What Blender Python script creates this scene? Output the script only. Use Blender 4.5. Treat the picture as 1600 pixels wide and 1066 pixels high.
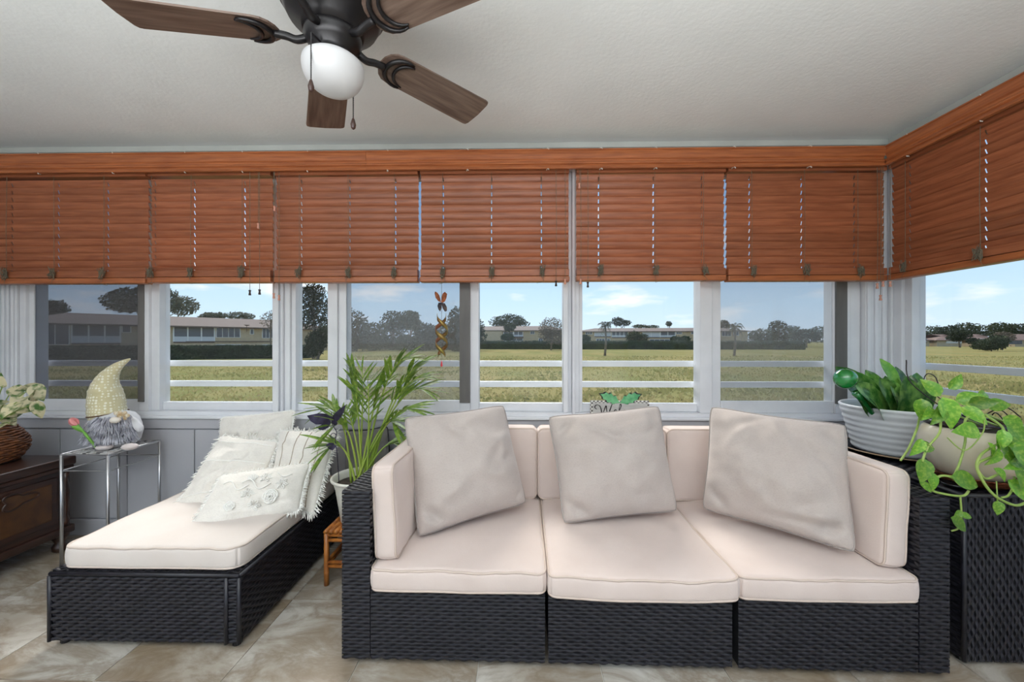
import bpy, bmesh, math, random
from mathutils import Vector, Matrix, noise
from math import sin, cos, pi, radians, sqrt, atan2
random.seed(7)
SC = bpy.context.scene
for o in list(bpy.data.objects): bpy.data.objects.remove(o)
COL = SC.collection

# ------------------------------------------------------------------ camera
F = 620.0; YAW = 0.01935; CZ = 1.22
cd = bpy.data.cameras.new('camera'); cam = bpy.data.objects.new('camera', cd); COL.objects.link(cam)
cd.sensor_width = 36; cd.lens = F/1600*36; cd.clip_start = .02; cd.clip_end = 4000
cam.location = (0, 0, CZ); cam.rotation_euler = (pi/2, 0, YAW)
SC.camera = cam

# ------------------------------------------------------------------ sky, sun, exposure
SC.view_settings.view_transform = 'Standard'; SC.view_settings.look = 'None'
SC.view_settings.exposure = 0.16; SC.view_settings.gamma = 1.0; SC.view_settings.use_curve_mapping = False
SC.cycles.max_bounces = 9; SC.cycles.diffuse_bounces = 6; SC.cycles.glossy_bounces = 3
SC.cycles.transparent_max_bounces = 24; SC.cycles.transmission_bounces = 4
SC.cycles.sample_clamp_indirect = 6.0; SC.cycles.caustics_reflective = False; SC.cycles.caustics_refractive = False
W = bpy.data.worlds.new('sky'); SC.world = W; W.use_nodes = True
nt = W.node_tree; N = nt.nodes; L = nt.links
N.clear()
out = N.new('ShaderNodeOutputWorld'); bg = N.new('ShaderNodeBackground'); L.new(bg.outputs[0], out.inputs[0])
tc = N.new('ShaderNodeTexCoord'); sx = N.new('ShaderNodeSeparateXYZ'); L.new(tc.outputs['Generated'], sx.inputs[0])
ramp = N.new('ShaderNodeValToRGB'); L.new(sx.outputs[2], ramp.inputs[0])
e = ramp.color_ramp.elements
e[0].position = 0.0; e[0].color = (.72, .86, .98, 1)
e[1].position = .9; e[1].color = (.16, .36, .78, 1)
m = e.new(.09); m.color = (.58, .79, .98, 1)
m = e.new(.25); m.color = (.38, .63, .96, 1)
mp = N.new('ShaderNodeMapping'); mp.inputs['Scale'].default_value = (5.2, 5.2, 19); mp.inputs['Location'].default_value = (2.3, .4, 1.1)
L.new(tc.outputs['Generated'], mp.inputs[0])
nz = N.new('ShaderNodeTexNoise'); nz.inputs['Scale'].default_value = 1.0; nz.inputs['Detail'].default_value = 7; nz.inputs['Roughness'].default_value = .52
L.new(mp.outputs[0], nz.inputs['Vector'])
cr = N.new('ShaderNodeValToRGB'); L.new(nz.outputs[0], cr.inputs[0])
cr.color_ramp.elements[0].position = .53; cr.color_ramp.elements[0].color = (0, 0, 0, 1)
cr.color_ramp.elements[1].position = .67; cr.color_ramp.elements[1].color = (.9, .9, .9, 1)
mx = N.new('ShaderNodeMix'); mx.data_type = 'RGBA'; L.new(cr.outputs[0], mx.inputs[0]); L.new(ramp.outputs[0], mx.inputs[6])
mx.inputs[7].default_value = (1.0, 1.0, 1.0, 1); L.new(mx.outputs[2], bg.inputs[0]); bg.inputs[1].default_value = 1.05

sd = bpy.data.lights.new('sun', 'SUN'); sun = bpy.data.objects.new('sun', sd); COL.objects.link(sun)
sd.energy = 5.6; sd.angle = radians(38); sd.color = (1, .95, .87)      # sun behind thin cloud, high over the field
sun.rotation_euler = Vector((.20, -.80, -.80)).to_track_quat('-Z', 'Y').to_euler()
# added area light behind the camera, fills the room from the rear
ad_ = bpy.data.lights.new('rear_fill_light', 'AREA'); al = bpy.data.objects.new('rear_fill_light', ad_); COL.objects.link(al)
ad_.shape = 'RECTANGLE'; ad_.size = 5.4; ad_.size_y = 2.3; ad_.energy = 16; ad_.color = (.95, .98, 1)
al.location = (-.55, -3.15, 1.2); al.rotation_euler = (pi/2, 0, 0)
# added uplight behind the camera, brightens the room by way of the ceiling
bd_ = bpy.data.lights.new('ceiling_bounce_fill', 'AREA'); bl_ = bpy.data.objects.new('ceiling_bounce_fill', bd_); COL.objects.link(bl_)
bd_.shape = 'RECTANGLE'; bd_.size = 3.6; bd_.size_y = 1.6; bd_.energy = 180; bd_.color = (.97, .985, 1)
bl_.location = (-.5, -.95, 1.42); bl_.rotation_euler = (pi, 0, 0)

# ------------------------------------------------------------------ helpers
def at(px, py, Y):
    """world point seen at photo pixel (px, py) at depth Y along the room"""
    xc = (px-800)/F; zc = (533-py)/F; c = cos(YAW); s = sin(YAW)
    t = Y/(xc*s+c)
    return Vector(((xc*c-s)*t, Y, CZ+zc*t))
def gat(px, py, z):
    """world point on the level z at pixel"""
    xc = (px-800)/F; zc = (533-py)/F; c = cos(YAW); s = sin(YAW)
    t = (z-CZ)/zc
    return Vector(((xc*c-s)*t, (xc*s+c)*t, z))
def tag(o, label=None, cat=None, group=None, kind=None):
    if label: o['label'] = label
    if cat: o['category'] = cat
    if group: o['group'] = group
    if kind: o['kind'] = kind
    return o
def link(o, parent=None, keep=True):
    COL.objects.link(o)
    if parent is not None:
        o.parent = parent
        if keep and parent.parent is None and parent.type == 'EMPTY':
            o.matrix_parent_inverse = parent.matrix_basis.inverted()
    return o
def thing(name, label, cat, loc=(0, 0, 0), rz=0, group=None):
    o = bpy.data.objects.new(name, None); COL.objects.link(o)
    o.empty_display_size = .05
    o.matrix_basis = Matrix.Translation(loc) @ Matrix.Rotation(rz, 4, 'Z')
    return tag(o, label, cat, group)
class MB:
    def __init__(s): s.v = []; s.f = []; s.mi = []
    def add(s, vs, fs, m=0):
        b = len(s.v); s.v += [tuple(p) for p in vs]; s.f += [tuple(i+b for i in f) for f in fs]; s.mi += [m]*len(fs); return s
    def box(s, c, d, rot=None, m=0):
        hx, hy, hz = d[0]/2, d[1]/2, d[2]/2
        vs = [Vector((x*hx, y*hy, z*hz)) for x in (-1, 1) for y in (-1, 1) for z in (-1, 1)]
        if rot is not None: vs = [rot @ p for p in vs]
        c = Vector(c)
        return s.add([p+c for p in vs], [(0, 1, 3, 2), (4, 6, 7, 5), (0, 4, 5, 1), (2, 3, 7, 6), (0, 2, 6, 4), (1, 5, 7, 3)], m)
    def bx(s, x0, x1, y0, y1, z0, z1, m=0):
        return s.box(((x0+x1)/2, (y0+y1)/2, (z0+z1)/2), (abs(x1-x0), abs(y1-y0), abs(z1-z0)), None, m)
    def tube(s, pts, r, n=8, cap=True, m=0, closed=False):
        pts = [Vector(p) for p in pts]; k = len(pts)
        rr = r if hasattr(r, '__len__') else [r]*k
        T = []
        for i in range(k):
            if closed: d = pts[(i+1) % k]-pts[i-1]
            else: d = pts[min(i+1, k-1)]-pts[max(i-1, 0)]
            T.append(d.normalized() if d.length > 1e-9 else Vector((0, 0, 1)))
        a = Vector((0, 0, 1)) if abs(T[0].z) < .9 else Vector((1, 0, 0))
        u = T[0].cross(a).normalized(); vs = []
        for i in range(k):
            u = (u-T[i]*u.dot(T[i]))
            u = u.normalized() if u.length > 1e-6 else T[i].orthogonal().normalized()
            w = T[i].cross(u)
            for j in range(n):
                an = 2*pi*j/n; vs.append(pts[i]+(u*cos(an)+w*sin(an))*rr[i])
        fs = []
        for i in range(k if closed else k-1):
            i2 = (i+1) % k
            for j in range(n): fs.append((i*n+j, i*n+(j+1) % n, i2*n+(j+1) % n, i2*n+j))
        if cap and not closed: fs.append(tuple(reversed(range(n)))); fs.append(tuple((k-1)*n+j for j in range(n)))
        return s.add(vs, fs, m)
    def lathe(s, prof, c=(0, 0, 0), n=32, m=0, fn=None, caps=True):
        c = Vector(c); vs = []; k = len(prof)
        for i, (r, z) in enumerate(prof):
            for j in range(n):
                an = 2*pi*j/n; q = fn(an, r, z) if fn else r
                vs.append(c+Vector((q*cos(an), q*sin(an), z)))
        fs = [(i*n+j, i*n+(j+1) % n, (i+1)*n+(j+1) % n, (i+1)*n+j) for i in range(k-1) for j in range(n)]
        if caps: fs.append(tuple(reversed(range(n)))); fs.append(tuple((k-1)*n+j for j in range(n)))
        return s.add(vs, fs, m)
    def prism(s, outl, t, mat=None, m=0):
        """outline in xy, thickness t along z, then mat"""
        n = len(outl); M = mat or Matrix()
        vs = [M @ Vector((x, y, z)) for z in (-t/2, t/2) for x, y in outl]
        fs = [tuple(reversed(range(n))), tuple(range(n, 2*n))]+[(i, (i+1) % n, n+(i+1) % n, n+i) for i in range(n)]
        return s.add(vs, fs, m)
    def grid(s, fn, nu, nv, m=0):
        vs = [fn(i/nu, j/nv) for j in range(nv+1) for i in range(nu+1)]
        w = nu+1
        return s.add(vs, [(j*w+i, j*w+i+1, (j+1)*w+i+1, (j+1)*w+i) for j in range(nv) for i in range(nu)], m)
    def ball(s, c, r, nu=16, nv=10, M=None, m=0):
        rx, ry, rz = r if hasattr(r, '__len__') else (r, r, r); c = Vector(c)
        vs = []; R = M or Matrix.Identity(3)
        for j in range(nv+1):
            th = pi*j/nv
            for i in range(nu):
                ph = 2*pi*i/nu; vs.append(c+R @ Vector((rx*sin(th)*cos(ph), ry*sin(th)*sin(ph), -rz*cos(th))))
        return s.add(vs, [(j*nu+i, j*nu+(i+1) % nu, (j+1)*nu+(i+1) % nu, (j+1)*nu+i) for j in range(nv) for i in range(nu)], m)
    def mesh(s, name, mats, smooth=False, merge=0):
        me = bpy.data.meshes.new(name); me.from_pydata(s.v, [], s.f)
        for mt in (mats if isinstance(mats, (list, tuple)) else [mats]): me.materials.append(mt)
        if any(s.mi): me.polygons.foreach_set('material_index', s.mi)
        if merge:
            b = bmesh.new(); b.from_mesh(me); bmesh.ops.remove_doubles(b, verts=b.verts, dist=merge); bmesh.ops.recalc_face_normals(b, faces=b.faces); b.to_mesh(me); b.free()
        if smooth: me.polygons.foreach_set('use_smooth', [True]*len(me.polygons))
        me.update(); return me
    def build(s, name, mats, parent=None, smooth=False, bevel=0, seg=2, merge=0, keep=True, angle=None):
        o = bpy.data.objects.new(name, s.mesh(name, mats, smooth, merge)); link(o, parent, keep)
        if bevel:
            md = o.modifiers.new('bevel', 'BEVEL'); md.width = bevel; md.segments = seg; md.limit_method = 'ANGLE'; md.angle_limit = radians(40)
            o.data.polygons.foreach_set('use_smooth', [True]*len(o.data.polygons))
            md.harden_normals = False
            sm = o.modifiers.new('wn', 'WEIGHTED_NORMAL'); sm.keep_sharp = True
        return o
def inst(src_mesh, name, M, parent=None):
    o = bpy.data.objects.new(name, src_mesh); COL.objects.link(o)
    if parent is not None:
        o.parent = parent
        if parent.parent is None and parent.type == 'EMPTY': o.matrix_parent_inverse = parent.matrix_basis.inverted()
    o.matrix_basis = M
    return o
def struct(o): o['kind'] = 'structure'; return o
def bez(p0, p1, p2, n):
    p0, p1, p2 = Vector(p0), Vector(p1), Vector(p2)
    return [p0*(1-t)**2+p1*2*t*(1-t)+p2*t*t for t in [i/n for i in range(n+1)]]
def spline(P, n=6):
    """catmull-rom through the points"""
    P = [Vector(p) for p in P]; o = []
    for i in range(len(P)-1):
        a = P[max(i-1, 0)]; b = P[i]; c = P[i+1]; d = P[min(i+2, len(P)-1)]
        for k in range(n):
            t = k/n
            o.append(.5*((2*b)+(c-a)*t+(2*a-5*b+4*c-d)*t*t+(3*b-a-3*c+d)*t**3))
    return o+[P[-1]]
def frame(x, z, loc):
    """matrix with local +Y along x-direction given, +Z near z"""
    y = Vector(x).normalized(); z = Vector(z); z = (z-y*z.dot(y))
    z = z.normalized() if z.length > 1e-5 else y.orthogonal().normalized()
    xx = y.cross(z)
    M = Matrix((xx, y, z)).transposed().to_4x4(); M.translation = Vector(loc); return M

# ------------------------------------------------------------------ materials
MT = {}
def mat(name, col, rough=.6, col2=None, sc=4, stretch=(1, 1, 1), bump=0, bsc=None, detail=4, metal=0, spec=.5, sheen=0, coat=0, lo=.35, hi=.65,
        coord='Object', trans=0, emit=None, rnd=0, bstretch=None, sub=0):
    m = bpy.data.materials.new(name); m.use_nodes = True; nt = m.node_tree; N = nt.nodes; L = nt.links
    b = N['Principled BSDF']; b.inputs['Base Color'].default_value = (*col, 1); b.inputs['Roughness'].default_value = rough
    b.inputs['Metallic'].default_value = metal; b.inputs['Specular IOR Level'].default_value = spec
    if sheen: b.inputs['Sheen Weight'].default_value = sheen; b.inputs['Sheen Roughness'].default_value = .6
    if coat: b.inputs['Coat Weight'].default_value = coat; b.inputs['Coat Roughness'].default_value = .15
    tcn = N.new('ShaderNodeTexCoord'); vec = tcn.outputs[coord]
    oi = None
    if rnd:
        oi = N.new('ShaderNodeObjectInfo'); ad = N.new('ShaderNodeVectorMath'); ad.operation = 'MULTIPLY_ADD'
        cmb = N.new('ShaderNodeCombineXYZ')
        for k in range(3): L.new(oi.outputs['Random'], cmb.inputs[k])
        L.new(cmb.outputs[0], ad.inputs[0]); ad.inputs[1].default_value = (37, 53, 71); L.new(vec, ad.inputs[2]); vec = ad.outputs[0]
    last = None
    if col2:
        mp = N.new('ShaderNodeMapping'); mp.inputs['Scale'].default_value = stretch; L.new(vec, mp.inputs[0])
        nz = N.new('ShaderNodeTexNoise'); nz.inputs['Scale'].default_value = sc; nz.inputs['Detail'].default_value = detail; L.new(mp.outputs[0], nz.inputs['Vector'])
        rp = N.new('ShaderNodeValToRGB'); rp.color_ramp.elements[0].position = lo; rp.color_ramp.elements[1].position = hi
        rp.color_ramp.elements[0].color = (*col, 1); rp.color_ramp.elements[1].color = (*col2, 1)
        L.new(nz.outputs[0], rp.inputs[0]); last = rp.outputs[0]
    if rnd and last is not None:
        hs = N.new('ShaderNodeHueSaturation'); mr = N.new('ShaderNodeMapRange'); mr.inputs[3].default_value = 1-rnd; mr.inputs[4].default_value = 1+rnd
        L.new(oi.outputs['Random'], mr.inputs[0]); L.new(mr.outputs[0], hs.inputs['Value']); L.new(last, hs.inputs['Color']); last = hs.outputs[0]
    if last is not None: L.new(last, b.inputs['Base Color'])
    if bump:
        mp2 = N.new('ShaderNodeMapping'); mp2.inputs['Scale'].default_value = bstretch or stretch; L.new(vec, mp2.inputs[0])
        nb = N.new('ShaderNodeTexNoise'); nb.inputs['Scale'].default_value = bsc or sc; nb.inputs['Detail'].default_value = detail; L.new(mp2.outputs[0], nb.inputs['Vector'])
        bp = N.new('ShaderNodeBump'); bp.inputs['Strength'].default_value = bump; bp.inputs['Distance'].default_value = .01
        L.new(nb.outputs[0], bp.inputs['Height']); L.new(bp.outputs[0], b.inputs['Normal'])
    if trans:   # light passes thin leaves and slats
        tr = N.new('ShaderNodeBsdfTranslucent'); mxs = N.new('ShaderNodeMixShader'); mxs.inputs[0].default_value = trans
        if last is not None: L.new(last, tr.inputs[0])
        else: tr.inputs[0].default_value = (*col, 1)
        L.new(b.outputs[0], mxs.inputs[1]); L.new(tr.outputs[0], mxs.inputs[2]); L.new(mxs.outputs[0], N['Material Output'].inputs[0])
    if emit: b.inputs['Emission Color'].default_value = (*emit[:3], 1); b.inputs['Emission Strength'].default_value = emit[3]
    MT[name] = m; return m
def linen_mat(name, col, col2, s=900, bump=.35, sheen=.3, ns=14):
    """woven cloth: fine crossing threads over a soft mottling"""
    m = mat(name, col, .9, col2, ns, (1, 1, 1), 0, sheen=sheen, spec=.2, detail=5)
    nt = m.node_tree; N = nt.nodes; L = nt.links; b = N['Principled BSDF']; tcn = N.new('ShaderNodeTexCoord')
    ws = []
    for ax in ('X', 'Z'):
        w = N.new('ShaderNodeTexNoise'); mp = N.new('ShaderNodeMapping'); mp.inputs['Scale'].default_value = (s*.12, s*.12, s) if ax == 'X' else (s, s, s*.12)
        L.new(tcn.outputs['Object'], mp.inputs[0]); L.new(mp.outputs[0], w.inputs['Vector']); w.inputs['Scale'].default_value = 1; w.inputs['Detail'].default_value = 2; ws.append(w)
    ad = N.new('ShaderNodeMath'); ad.operation = 'ADD'; L.new(ws[0].outputs[0], ad.inputs[0]); L.new(ws[1].outputs[0], ad.inputs[1])
    bp = N.new('ShaderNodeBump'); bp.inputs['Strength'].default_value = bump; bp.inputs['Distance'].default_value = .002
    L.new(ad.outputs[0], bp.inputs['Height']); L.new(bp.outputs[0], b.inputs['Normal'])
    src = b.inputs['Base Color'].links[0].from_socket
    mm = N.new('ShaderNodeMix'); mm.data_type = 'RGBA'; mm.blend_type = 'MULTIPLY'; mm.inputs[0].default_value = .5
    rp = N.new('ShaderNodeValToRGB'); rp.color_ramp.elements[0].position = .7; rp.color_ramp.elements[0].color = (.68, .66, .64, 1); rp.color_ramp.elements[1].position = 1.15; rp.color_ramp.elements[1].color = (1, 1, 1, 1)
    L.new(ad.outputs[0], rp.inputs[0]); L.new(src, mm.inputs[6]); L.new(rp.outputs[0], mm.inputs[7]); L.new(mm.outputs[2], b.inputs['Base Color'])
    return m
def pane_mat(name, tint, haze, hazecol, gloss):
    """thin glass: see-through, a film of dust or screen mesh, and a sheen"""
    m = bpy.data.materials.new(name); m.use_nodes = True; nt = m.node_tree; N = nt.nodes; L = nt.links
    N.remove(N['Principled BSDF']); o = N['Material Output']
    t = N.new('ShaderNodeBsdfTransparent'); t.inputs[0].default_value = (*tint, 1)
    d = N.new('ShaderNodeBsdfDiffuse'); d.inputs[0].default_value = (*hazecol, 1)
    g = N.new('ShaderNodeBsdfGlossy'); g.inputs[1].default_value = .02; g.inputs[0].default_value = (.9, .95, 1, 1)
    m1 = N.new('ShaderNodeMixShader'); m2 = N.new('ShaderNodeMixShader'); m1.inputs[0].default_value = haze
    L.new(t.outputs[0], m1.inputs[1]); L.new(d.outputs[0], m1.inputs[2]); L.new(m1.outputs[0], m2.inputs[1]); L.new(g.outputs[0], m2.inputs[2])
    lw = N.new('ShaderNodeLayerWeight'); lw.inputs[0].default_value = .2; ml = N.new('ShaderNodeMath'); ml.operation = 'MULTIPLY_ADD'
    L.new(lw.outputs['Fresnel'], ml.inputs[0]); ml.inputs[1].default_value = gloss; ml.inputs[2].default_value = .01
    L.new(ml.outputs[0], m2.inputs[0]); L.new(m2.outputs[0], o.inputs[0]); MT[name] = m; return m
M_ceil = mat('ceiling_paint', (.76, .80, .80), .75, (.80, .84, .84), 3, bump=.12, bsc=60)
M_wall = mat('grey_panel_paint', (.43, .43, .46), .55, (.46, .46, .49), 3, bump=.05, bsc=40)
M_header = mat('header_paint', (.52, .55, .52), .6, (.47, .50, .47), 5)
M_frame = mat('white_window_metal', (.74, .75, .78), .38, (.68, .69, .72), 6, spec=.5)
M_sash_dark = mat('dark_sash', (.10, .095, .09), .5, (.16, .15, .14), 8, (1, 1, .2))
M_rail = mat('white_rail', (.80, .82, .86), .4)
M_blind = mat('cherry_blind_wood', (.43, .150, .068), .34, (.31, .100, .045), 6, (1, 14, 14), bump=.05, bsc=8, spec=.45, trans=.22, rnd=.10, detail=6)
M_valance = mat('cherry_valance_wood', (.42, .135, .045), .36, (.28, .082, .028), 6, (1, 14, 14), bump=.05, spec=.5, detail=6)
M_cord = mat('blind_cord', (.20, .17, .115), .8, (.09, .075, .05), 300)
M_tassel_d = mat('dark_tassel', (.03, .015, .012), .4)
M_tassel_p = mat('copper_tassel', (.62, .30, .22), .4)
M_clip = mat('clear_clip', (.7, .68, .62), .25)
M_wicker = mat('black_wicker', (.008, .008, .012), .40, (.017, .016, .023), 30, spec=.5)
M_wicker_in = mat('wicker_core', (.006, .006, .008), .7)
M_seat = mat('beige_cushion_cloth', (.70, .59, .54), .85, (.655, .545, .495), 5, bump=.10, bsc=300, sheen=.25, spec=.2)
M_lounge = mat('cream_cushion_cloth', (.70, .635, .59), .85, (.66, .59, .545), 5, bump=.10, bsc=300, sheen=.25, spec=.2)
M_linen = linen_mat('grey_linen', (.52, .455, .42), (.495, .43, .395))
M_linen_pipe = mat('linen_piping', (.36, .32, .295), .9)
M_cotton = linen_mat('white_cotton', (.84, .80, .735), (.79, .75, .69), 700, .4)
M_cotton_thread = mat('cotton_thread', (.86, .845, .80), .95)
M_cotton_tan = mat('tan_stitch', (.42, .35, .27), .9)
M_grey_cloth = linen_mat('grey_cushion_cloth', (.22, .21, .20), (.17, .16, .155))
M_black = mat('black_metal', (.012, .011, .012), .35, spec=.5, metal=.3)
M_blade = mat('walnut_blade', (.085, .052, .038), .45, (.17, .118, .092), 5, (1, 12, 12), bump=.05, detail=6, coat=.1)
M_globe = mat('frosted_glass', (.76, .77, .78), .35, spec=.5, trans=.35)
M_steel = mat('silver_metal', (.55, .55, .56), .3, metal=.9)
M_potcream = mat('cream_pot_glaze', (.74, .72, .65), .4, (.68, .66, .58), 8)
M_soil = mat('soil', (.03, .022, .015), .95, (.08, .06, .045), 60, bump=.8, bsc=80)
M_bamboo = mat('bamboo', (.52, .19, .035), .4, (.20, .055, .012), 7, (3, 3, 1), bump=.1)
M_palm = mat('palm_green', (.085, .19, .025), .42, (.24, .34, .05), 8, trans=.3, rnd=.25)
M_palm_stem = mat('palm_stem', (.38, .46, .08), .45, (.24, .35, .05), 8, (1, 1, .3))
M_dgreen = mat('glossy_leaf', (.03, .125, .02), .26, (.17, .34, .07), 9, (1, .5, 1), trans=.15, rnd=.45, spec=.7, lo=.42, hi=.66)
M_pothos = mat('pothos_leaf', (.13, .33, .03), .32, (.33, .50, .07), 7, trans=.25, rnd=.35, lo=.45, hi=.7)
M_vine = mat('pothos_vine', (.36, .48, .12), .5, (.24, .36, .07), 20)
# ------------------------------------------------------------------ room shell
YB = 2.456; XR = 2.24; XL = -3.34; YF = -3.2; ZC = 2.44
T = .4572; TX0 = -1.07; TY0 = 1.852
m_tile = mat('stone_tile', (.33, .265, .19), .24, (.63, .60, .545), 2.6, (1, 1, 1), bump=.05, bsc=14, rnd=.05, detail=10, lo=.33, hi=.66, spec=.5)
nt = m_tile.node_tree; N = nt.nodes; L = nt.links; b = N['Principled BSDF']
src = b.inputs['Base Color'].links[0].from_socket
tcn = [n for n in N if n.type == 'TEX_COORD'][0]; vm = [n for n in N if n.type == 'VECT_MATH'][0]
mp = N.new('ShaderNodeMapping'); mp.inputs['Scale'].default_value = (2.2, 4.5, 3); mp.inputs['Rotation'].default_value = (0, 0, .6); L.new(vm.outputs[0], mp.inputs[0])
n2 = N.new('ShaderNodeTexNoise'); n2.inputs['Scale'].default_value = 1.3; n2.inputs['Detail'].default_value = 12; n2.inputs['Roughness'].default_value = .65; n2.inputs['Distortion'].default_value = .6; L.new(mp.outputs[0], n2.inputs['Vector'])
r2 = N.new('ShaderNodeValToRGB'); el = r2.color_ramp.elements; el[0].position = .40; el[0].color = (0, 0, 0, 1); el[1].position = .64; el[1].color = (0, 0, 0, 1); k = el.new(.52); k.color = (.6, .6, .6, 1)
L.new(n2.outputs[0], r2.inputs[0])
mm = N.new('ShaderNodeMix'); mm.data_type = 'RGBA'; L.new(r2.outputs[0], mm.inputs[0]); L.new(src, mm.inputs[6]); mm.inputs[7].default_value = (.21, .145, .085, 1)
L.new(mm.outputs[2], b.inputs['Base Color'])
m_grout = mat('grout', (.60, .58, .53), .9)
fl = struct(MB().bx(XL-.1, XR+.1, YF, YB+.1, -.12, -.004).build('floor', m_grout))
tm = MB().bx(-T/2+.002, T/2-.002, -T/2+.002, T/2-.002, -.010, 0).mesh('tile', m_tile)
i0 = math.ceil((XL-TX0)/T); i1 = math.floor((XR-TX0)/T); j0 = math.ceil((YF-TY0)/T); j1 = math.floor((YB-TY0)/T)
for i in range(i0-1, i1+1):
    for j in range(j0, j1+1):
        x0, x1 = max(TX0+i*T, XL), min(TX0+(i+1)*T, XR); y0, y1 = TY0+j*T, min(TY0+(j+1)*T, YB)
        o = inst(tm, 'tile', Matrix.Translation(((x0+x1)/2, (y0+y1)/2, 0)) @ Matrix.Diagonal(((x1-x0)/T, (y1-y0)/T, 1, 1)), fl)
ceil_mb = MB()
ceil_mb.bx(XL-.1, XR+.1, YF, YB+.1, ZC, ZC+.1)
struct(ceil_mb.build('ceiling', M_ceil))
ZS, ZT = .735, 2.30      # window opening in the walls
wb = MB(); wb.bx(XL-.1, XR+.1, YB, YB+.14, -.1, ZS); w_back = struct(wb.build('wall_back', M_wall))
hb = MB(); hb.bx(XL-.1, XR+.1, YB, YB+.14, ZT, ZC)
hd = hb.build('header', M_header, w_back)
wr = MB(); wr.bx(XR, XR+.14, YF, YB, -.1, ZS); w_right = struct(wr.build('wall_right', M_wall))
hr = MB(); hr.bx(XR, XR+.14, YF, YB, ZT, ZC); hr.build('header', M_header, w_right)
rr = MB(); rr.bx(XR, XR+.14, YF, -1.2, ZS, ZT); rr.build('pier', M_wall, w_right)
wl = MB(); wl.bx(XL-.14, XL, YF, YB, -.1, ZC); w_left = struct(wl.build('wall_left', M_wall))
# wainscot: boards with grooves, a rail above and a base below
bw = .43; x = XL+.02; pm = MB().bx(0, bw-.008, -.012, 0, .11, .665).mesh('board', M_wall)
while x < XR-.05:
    w = min(bw, XR-.004-x)
    o = inst(pm, 'board', Matrix.Translation((x, YB, 0)) @ Matrix.Diagonal((w/bw, 1, 1, 1)), w_back); x += bw
MB().bx(XL, XR, YB-.018, YB, .672, ZS).build('top_rail', M_wall, w_back, bevel=.003)
struct(MB().bx(XL, XR, YB-.02, YB, 0, .10).build('baseboard_back', M_wall, bevel=.004))
struct(MB().bx(XR-.02, XR, YF, YB-.02, 0, .10).build('baseboard_right', M_wall, bevel=.004))
y = YB-.02; rm = MB().bx(-.012, 0, -bw+.008, 0, .11, .665).mesh('board', M_wall)
while y > -1.5:
    inst(rm, 'board', Matrix.Translation((XR, y, 0)), w_right); y -= bw
# ceiling line trim
for nm, a in (('trim_1', (XL, XR, YB-.02, YB, ZC-.035, ZC)), ('trim_2', (XR-.02, XR, YF, YB-.02, ZC-.035, ZC))):
    struct(MB().bx(*a).build(nm, M_header, bevel=.004))
# window stools
struct(MB().bx(XL, XR, YB-.035, YB+.05, ZS, ZS+.018).build('trim_3', M_frame, bevel=.005))
struct(MB().bx(XR-.035, XR+.05, -1.2, YB-.035, ZS, ZS+.018).build('trim_4', M_frame, bevel=.005))
# unseen pale slab behind the camera, added to bounce light onto the ceiling
m_conc = mat('pale_concrete', (.62, .60, .55), .8, (.56, .54, .49), 3, bump=.1)
struct(MB().bx(-9, 8, -12, YF, -.13, -.01).build('bounce_slab', m_conc))

# ------------------------------------------------------------------ windows
M_glass = pane_mat('clear_pane', (.985, .99, .985), .012, (.8, .8, .8), .35)
M_haze = pane_mat('screened_pane', (.82, .84, .86), .16, (.55, .54, .52), .5)
M_dusk = pane_mat('dark_screened_pane', (.60, .61, .64), .22, (.24, .23, .23), .5)
def px2x(px, Y=YB+.03): return at(px, 533, Y).x
Z0, Z1 = .775, 2.28
def window(name, x0, x1, lights, M=Matrix(), rail_out=.11):
    """lights: (xa, xb, kind). Local x along the wall, y outwards from the wall face, built in place."""
    root = bpy.data.objects.new(name, None); COL.objects.link(root); root['kind'] = 'structure'; root.matrix_basis = M
    def B(mb, nm, mt, par=root, bev=.003):
        o = mb.build(nm, mt, par, bevel=bev, keep=False); return o
    fr = MB(); fr.bx(x0, x1, 0, .11, ZS, Z0); B(fr, 'sill_frame', M_frame)
    fr = MB(); fr.bx(x0, x1, 0, .11, Z1, ZT); B(fr, 'head_frame', M_frame)
    edges = [x0]+[v for l in lights for v in l[:2]]+[x1]
    for i in range(0, len(edges), 2):
        a, b = edges[i], edges[i+1]; w = b-a
        if w < .012: continue
        end = i in (0, len(edges)-2)
        if w > .05:      # two stiles that lap, with a step between
            s = MB(); s.bx(a, a+w*.55, .012, .11, Z0, Z1); B(s, 'stile', M_frame)
            s = MB(); s.bx(a+w*.55, b, .03, .11, Z0, Z1); B(s, 'stile', M_frame)
        else:
            s = MB(); s.bx(a, b, .02 if not end else .0, .11, Z0, Z1); B(s, 'stile', M_frame)
    for a, b, kind in lights:
        dy = {'clear': .075, 'haze': .04, 'dusk': .04}[kind]
        if kind == 'clear':
            s = MB(); s.bx(a, b, dy-.02, dy+.02, Z0, Z0+.052); B(s, 'sash_rail', M_frame)
            s = MB(); s.bx(a, b, dy-.02, dy+.02, Z1-.05, Z1); B(s, 'sash_rail', M_frame)
            p = MB(); p.bx(a, b, dy-.002, dy+.002, Z0+.05, Z1-.05); B(p, 'pane', M_glass, bev=0)
        else:
            s = MB(); s.bx(a, b, dy-.015, dy+.015, Z0, Z0+.072); B(s, 'sash_rail', M_frame)
            s = MB(); s.bx(a, b, dy-.015, dy+.015, Z1-.05, Z1); B(s, 'sash_rail', M_frame)
            p = MB(); p.bx(a, b, dy-.002, dy+.002, Z0+.07, Z1-.05); B(p, 'pane', M_haze if kind == 'haze' else M_dusk, bev=0)
    for z in (1.072, .938):
        s = MB(); s.bx(x0, x1, rail_out+.02, rail_out+.045, z-.019, z+.019); B(s, 'crossbar', M_rail)
    return root
P = lambda v: px2x(v)
MW = Matrix.Translation((0, YB, 0))
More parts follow.
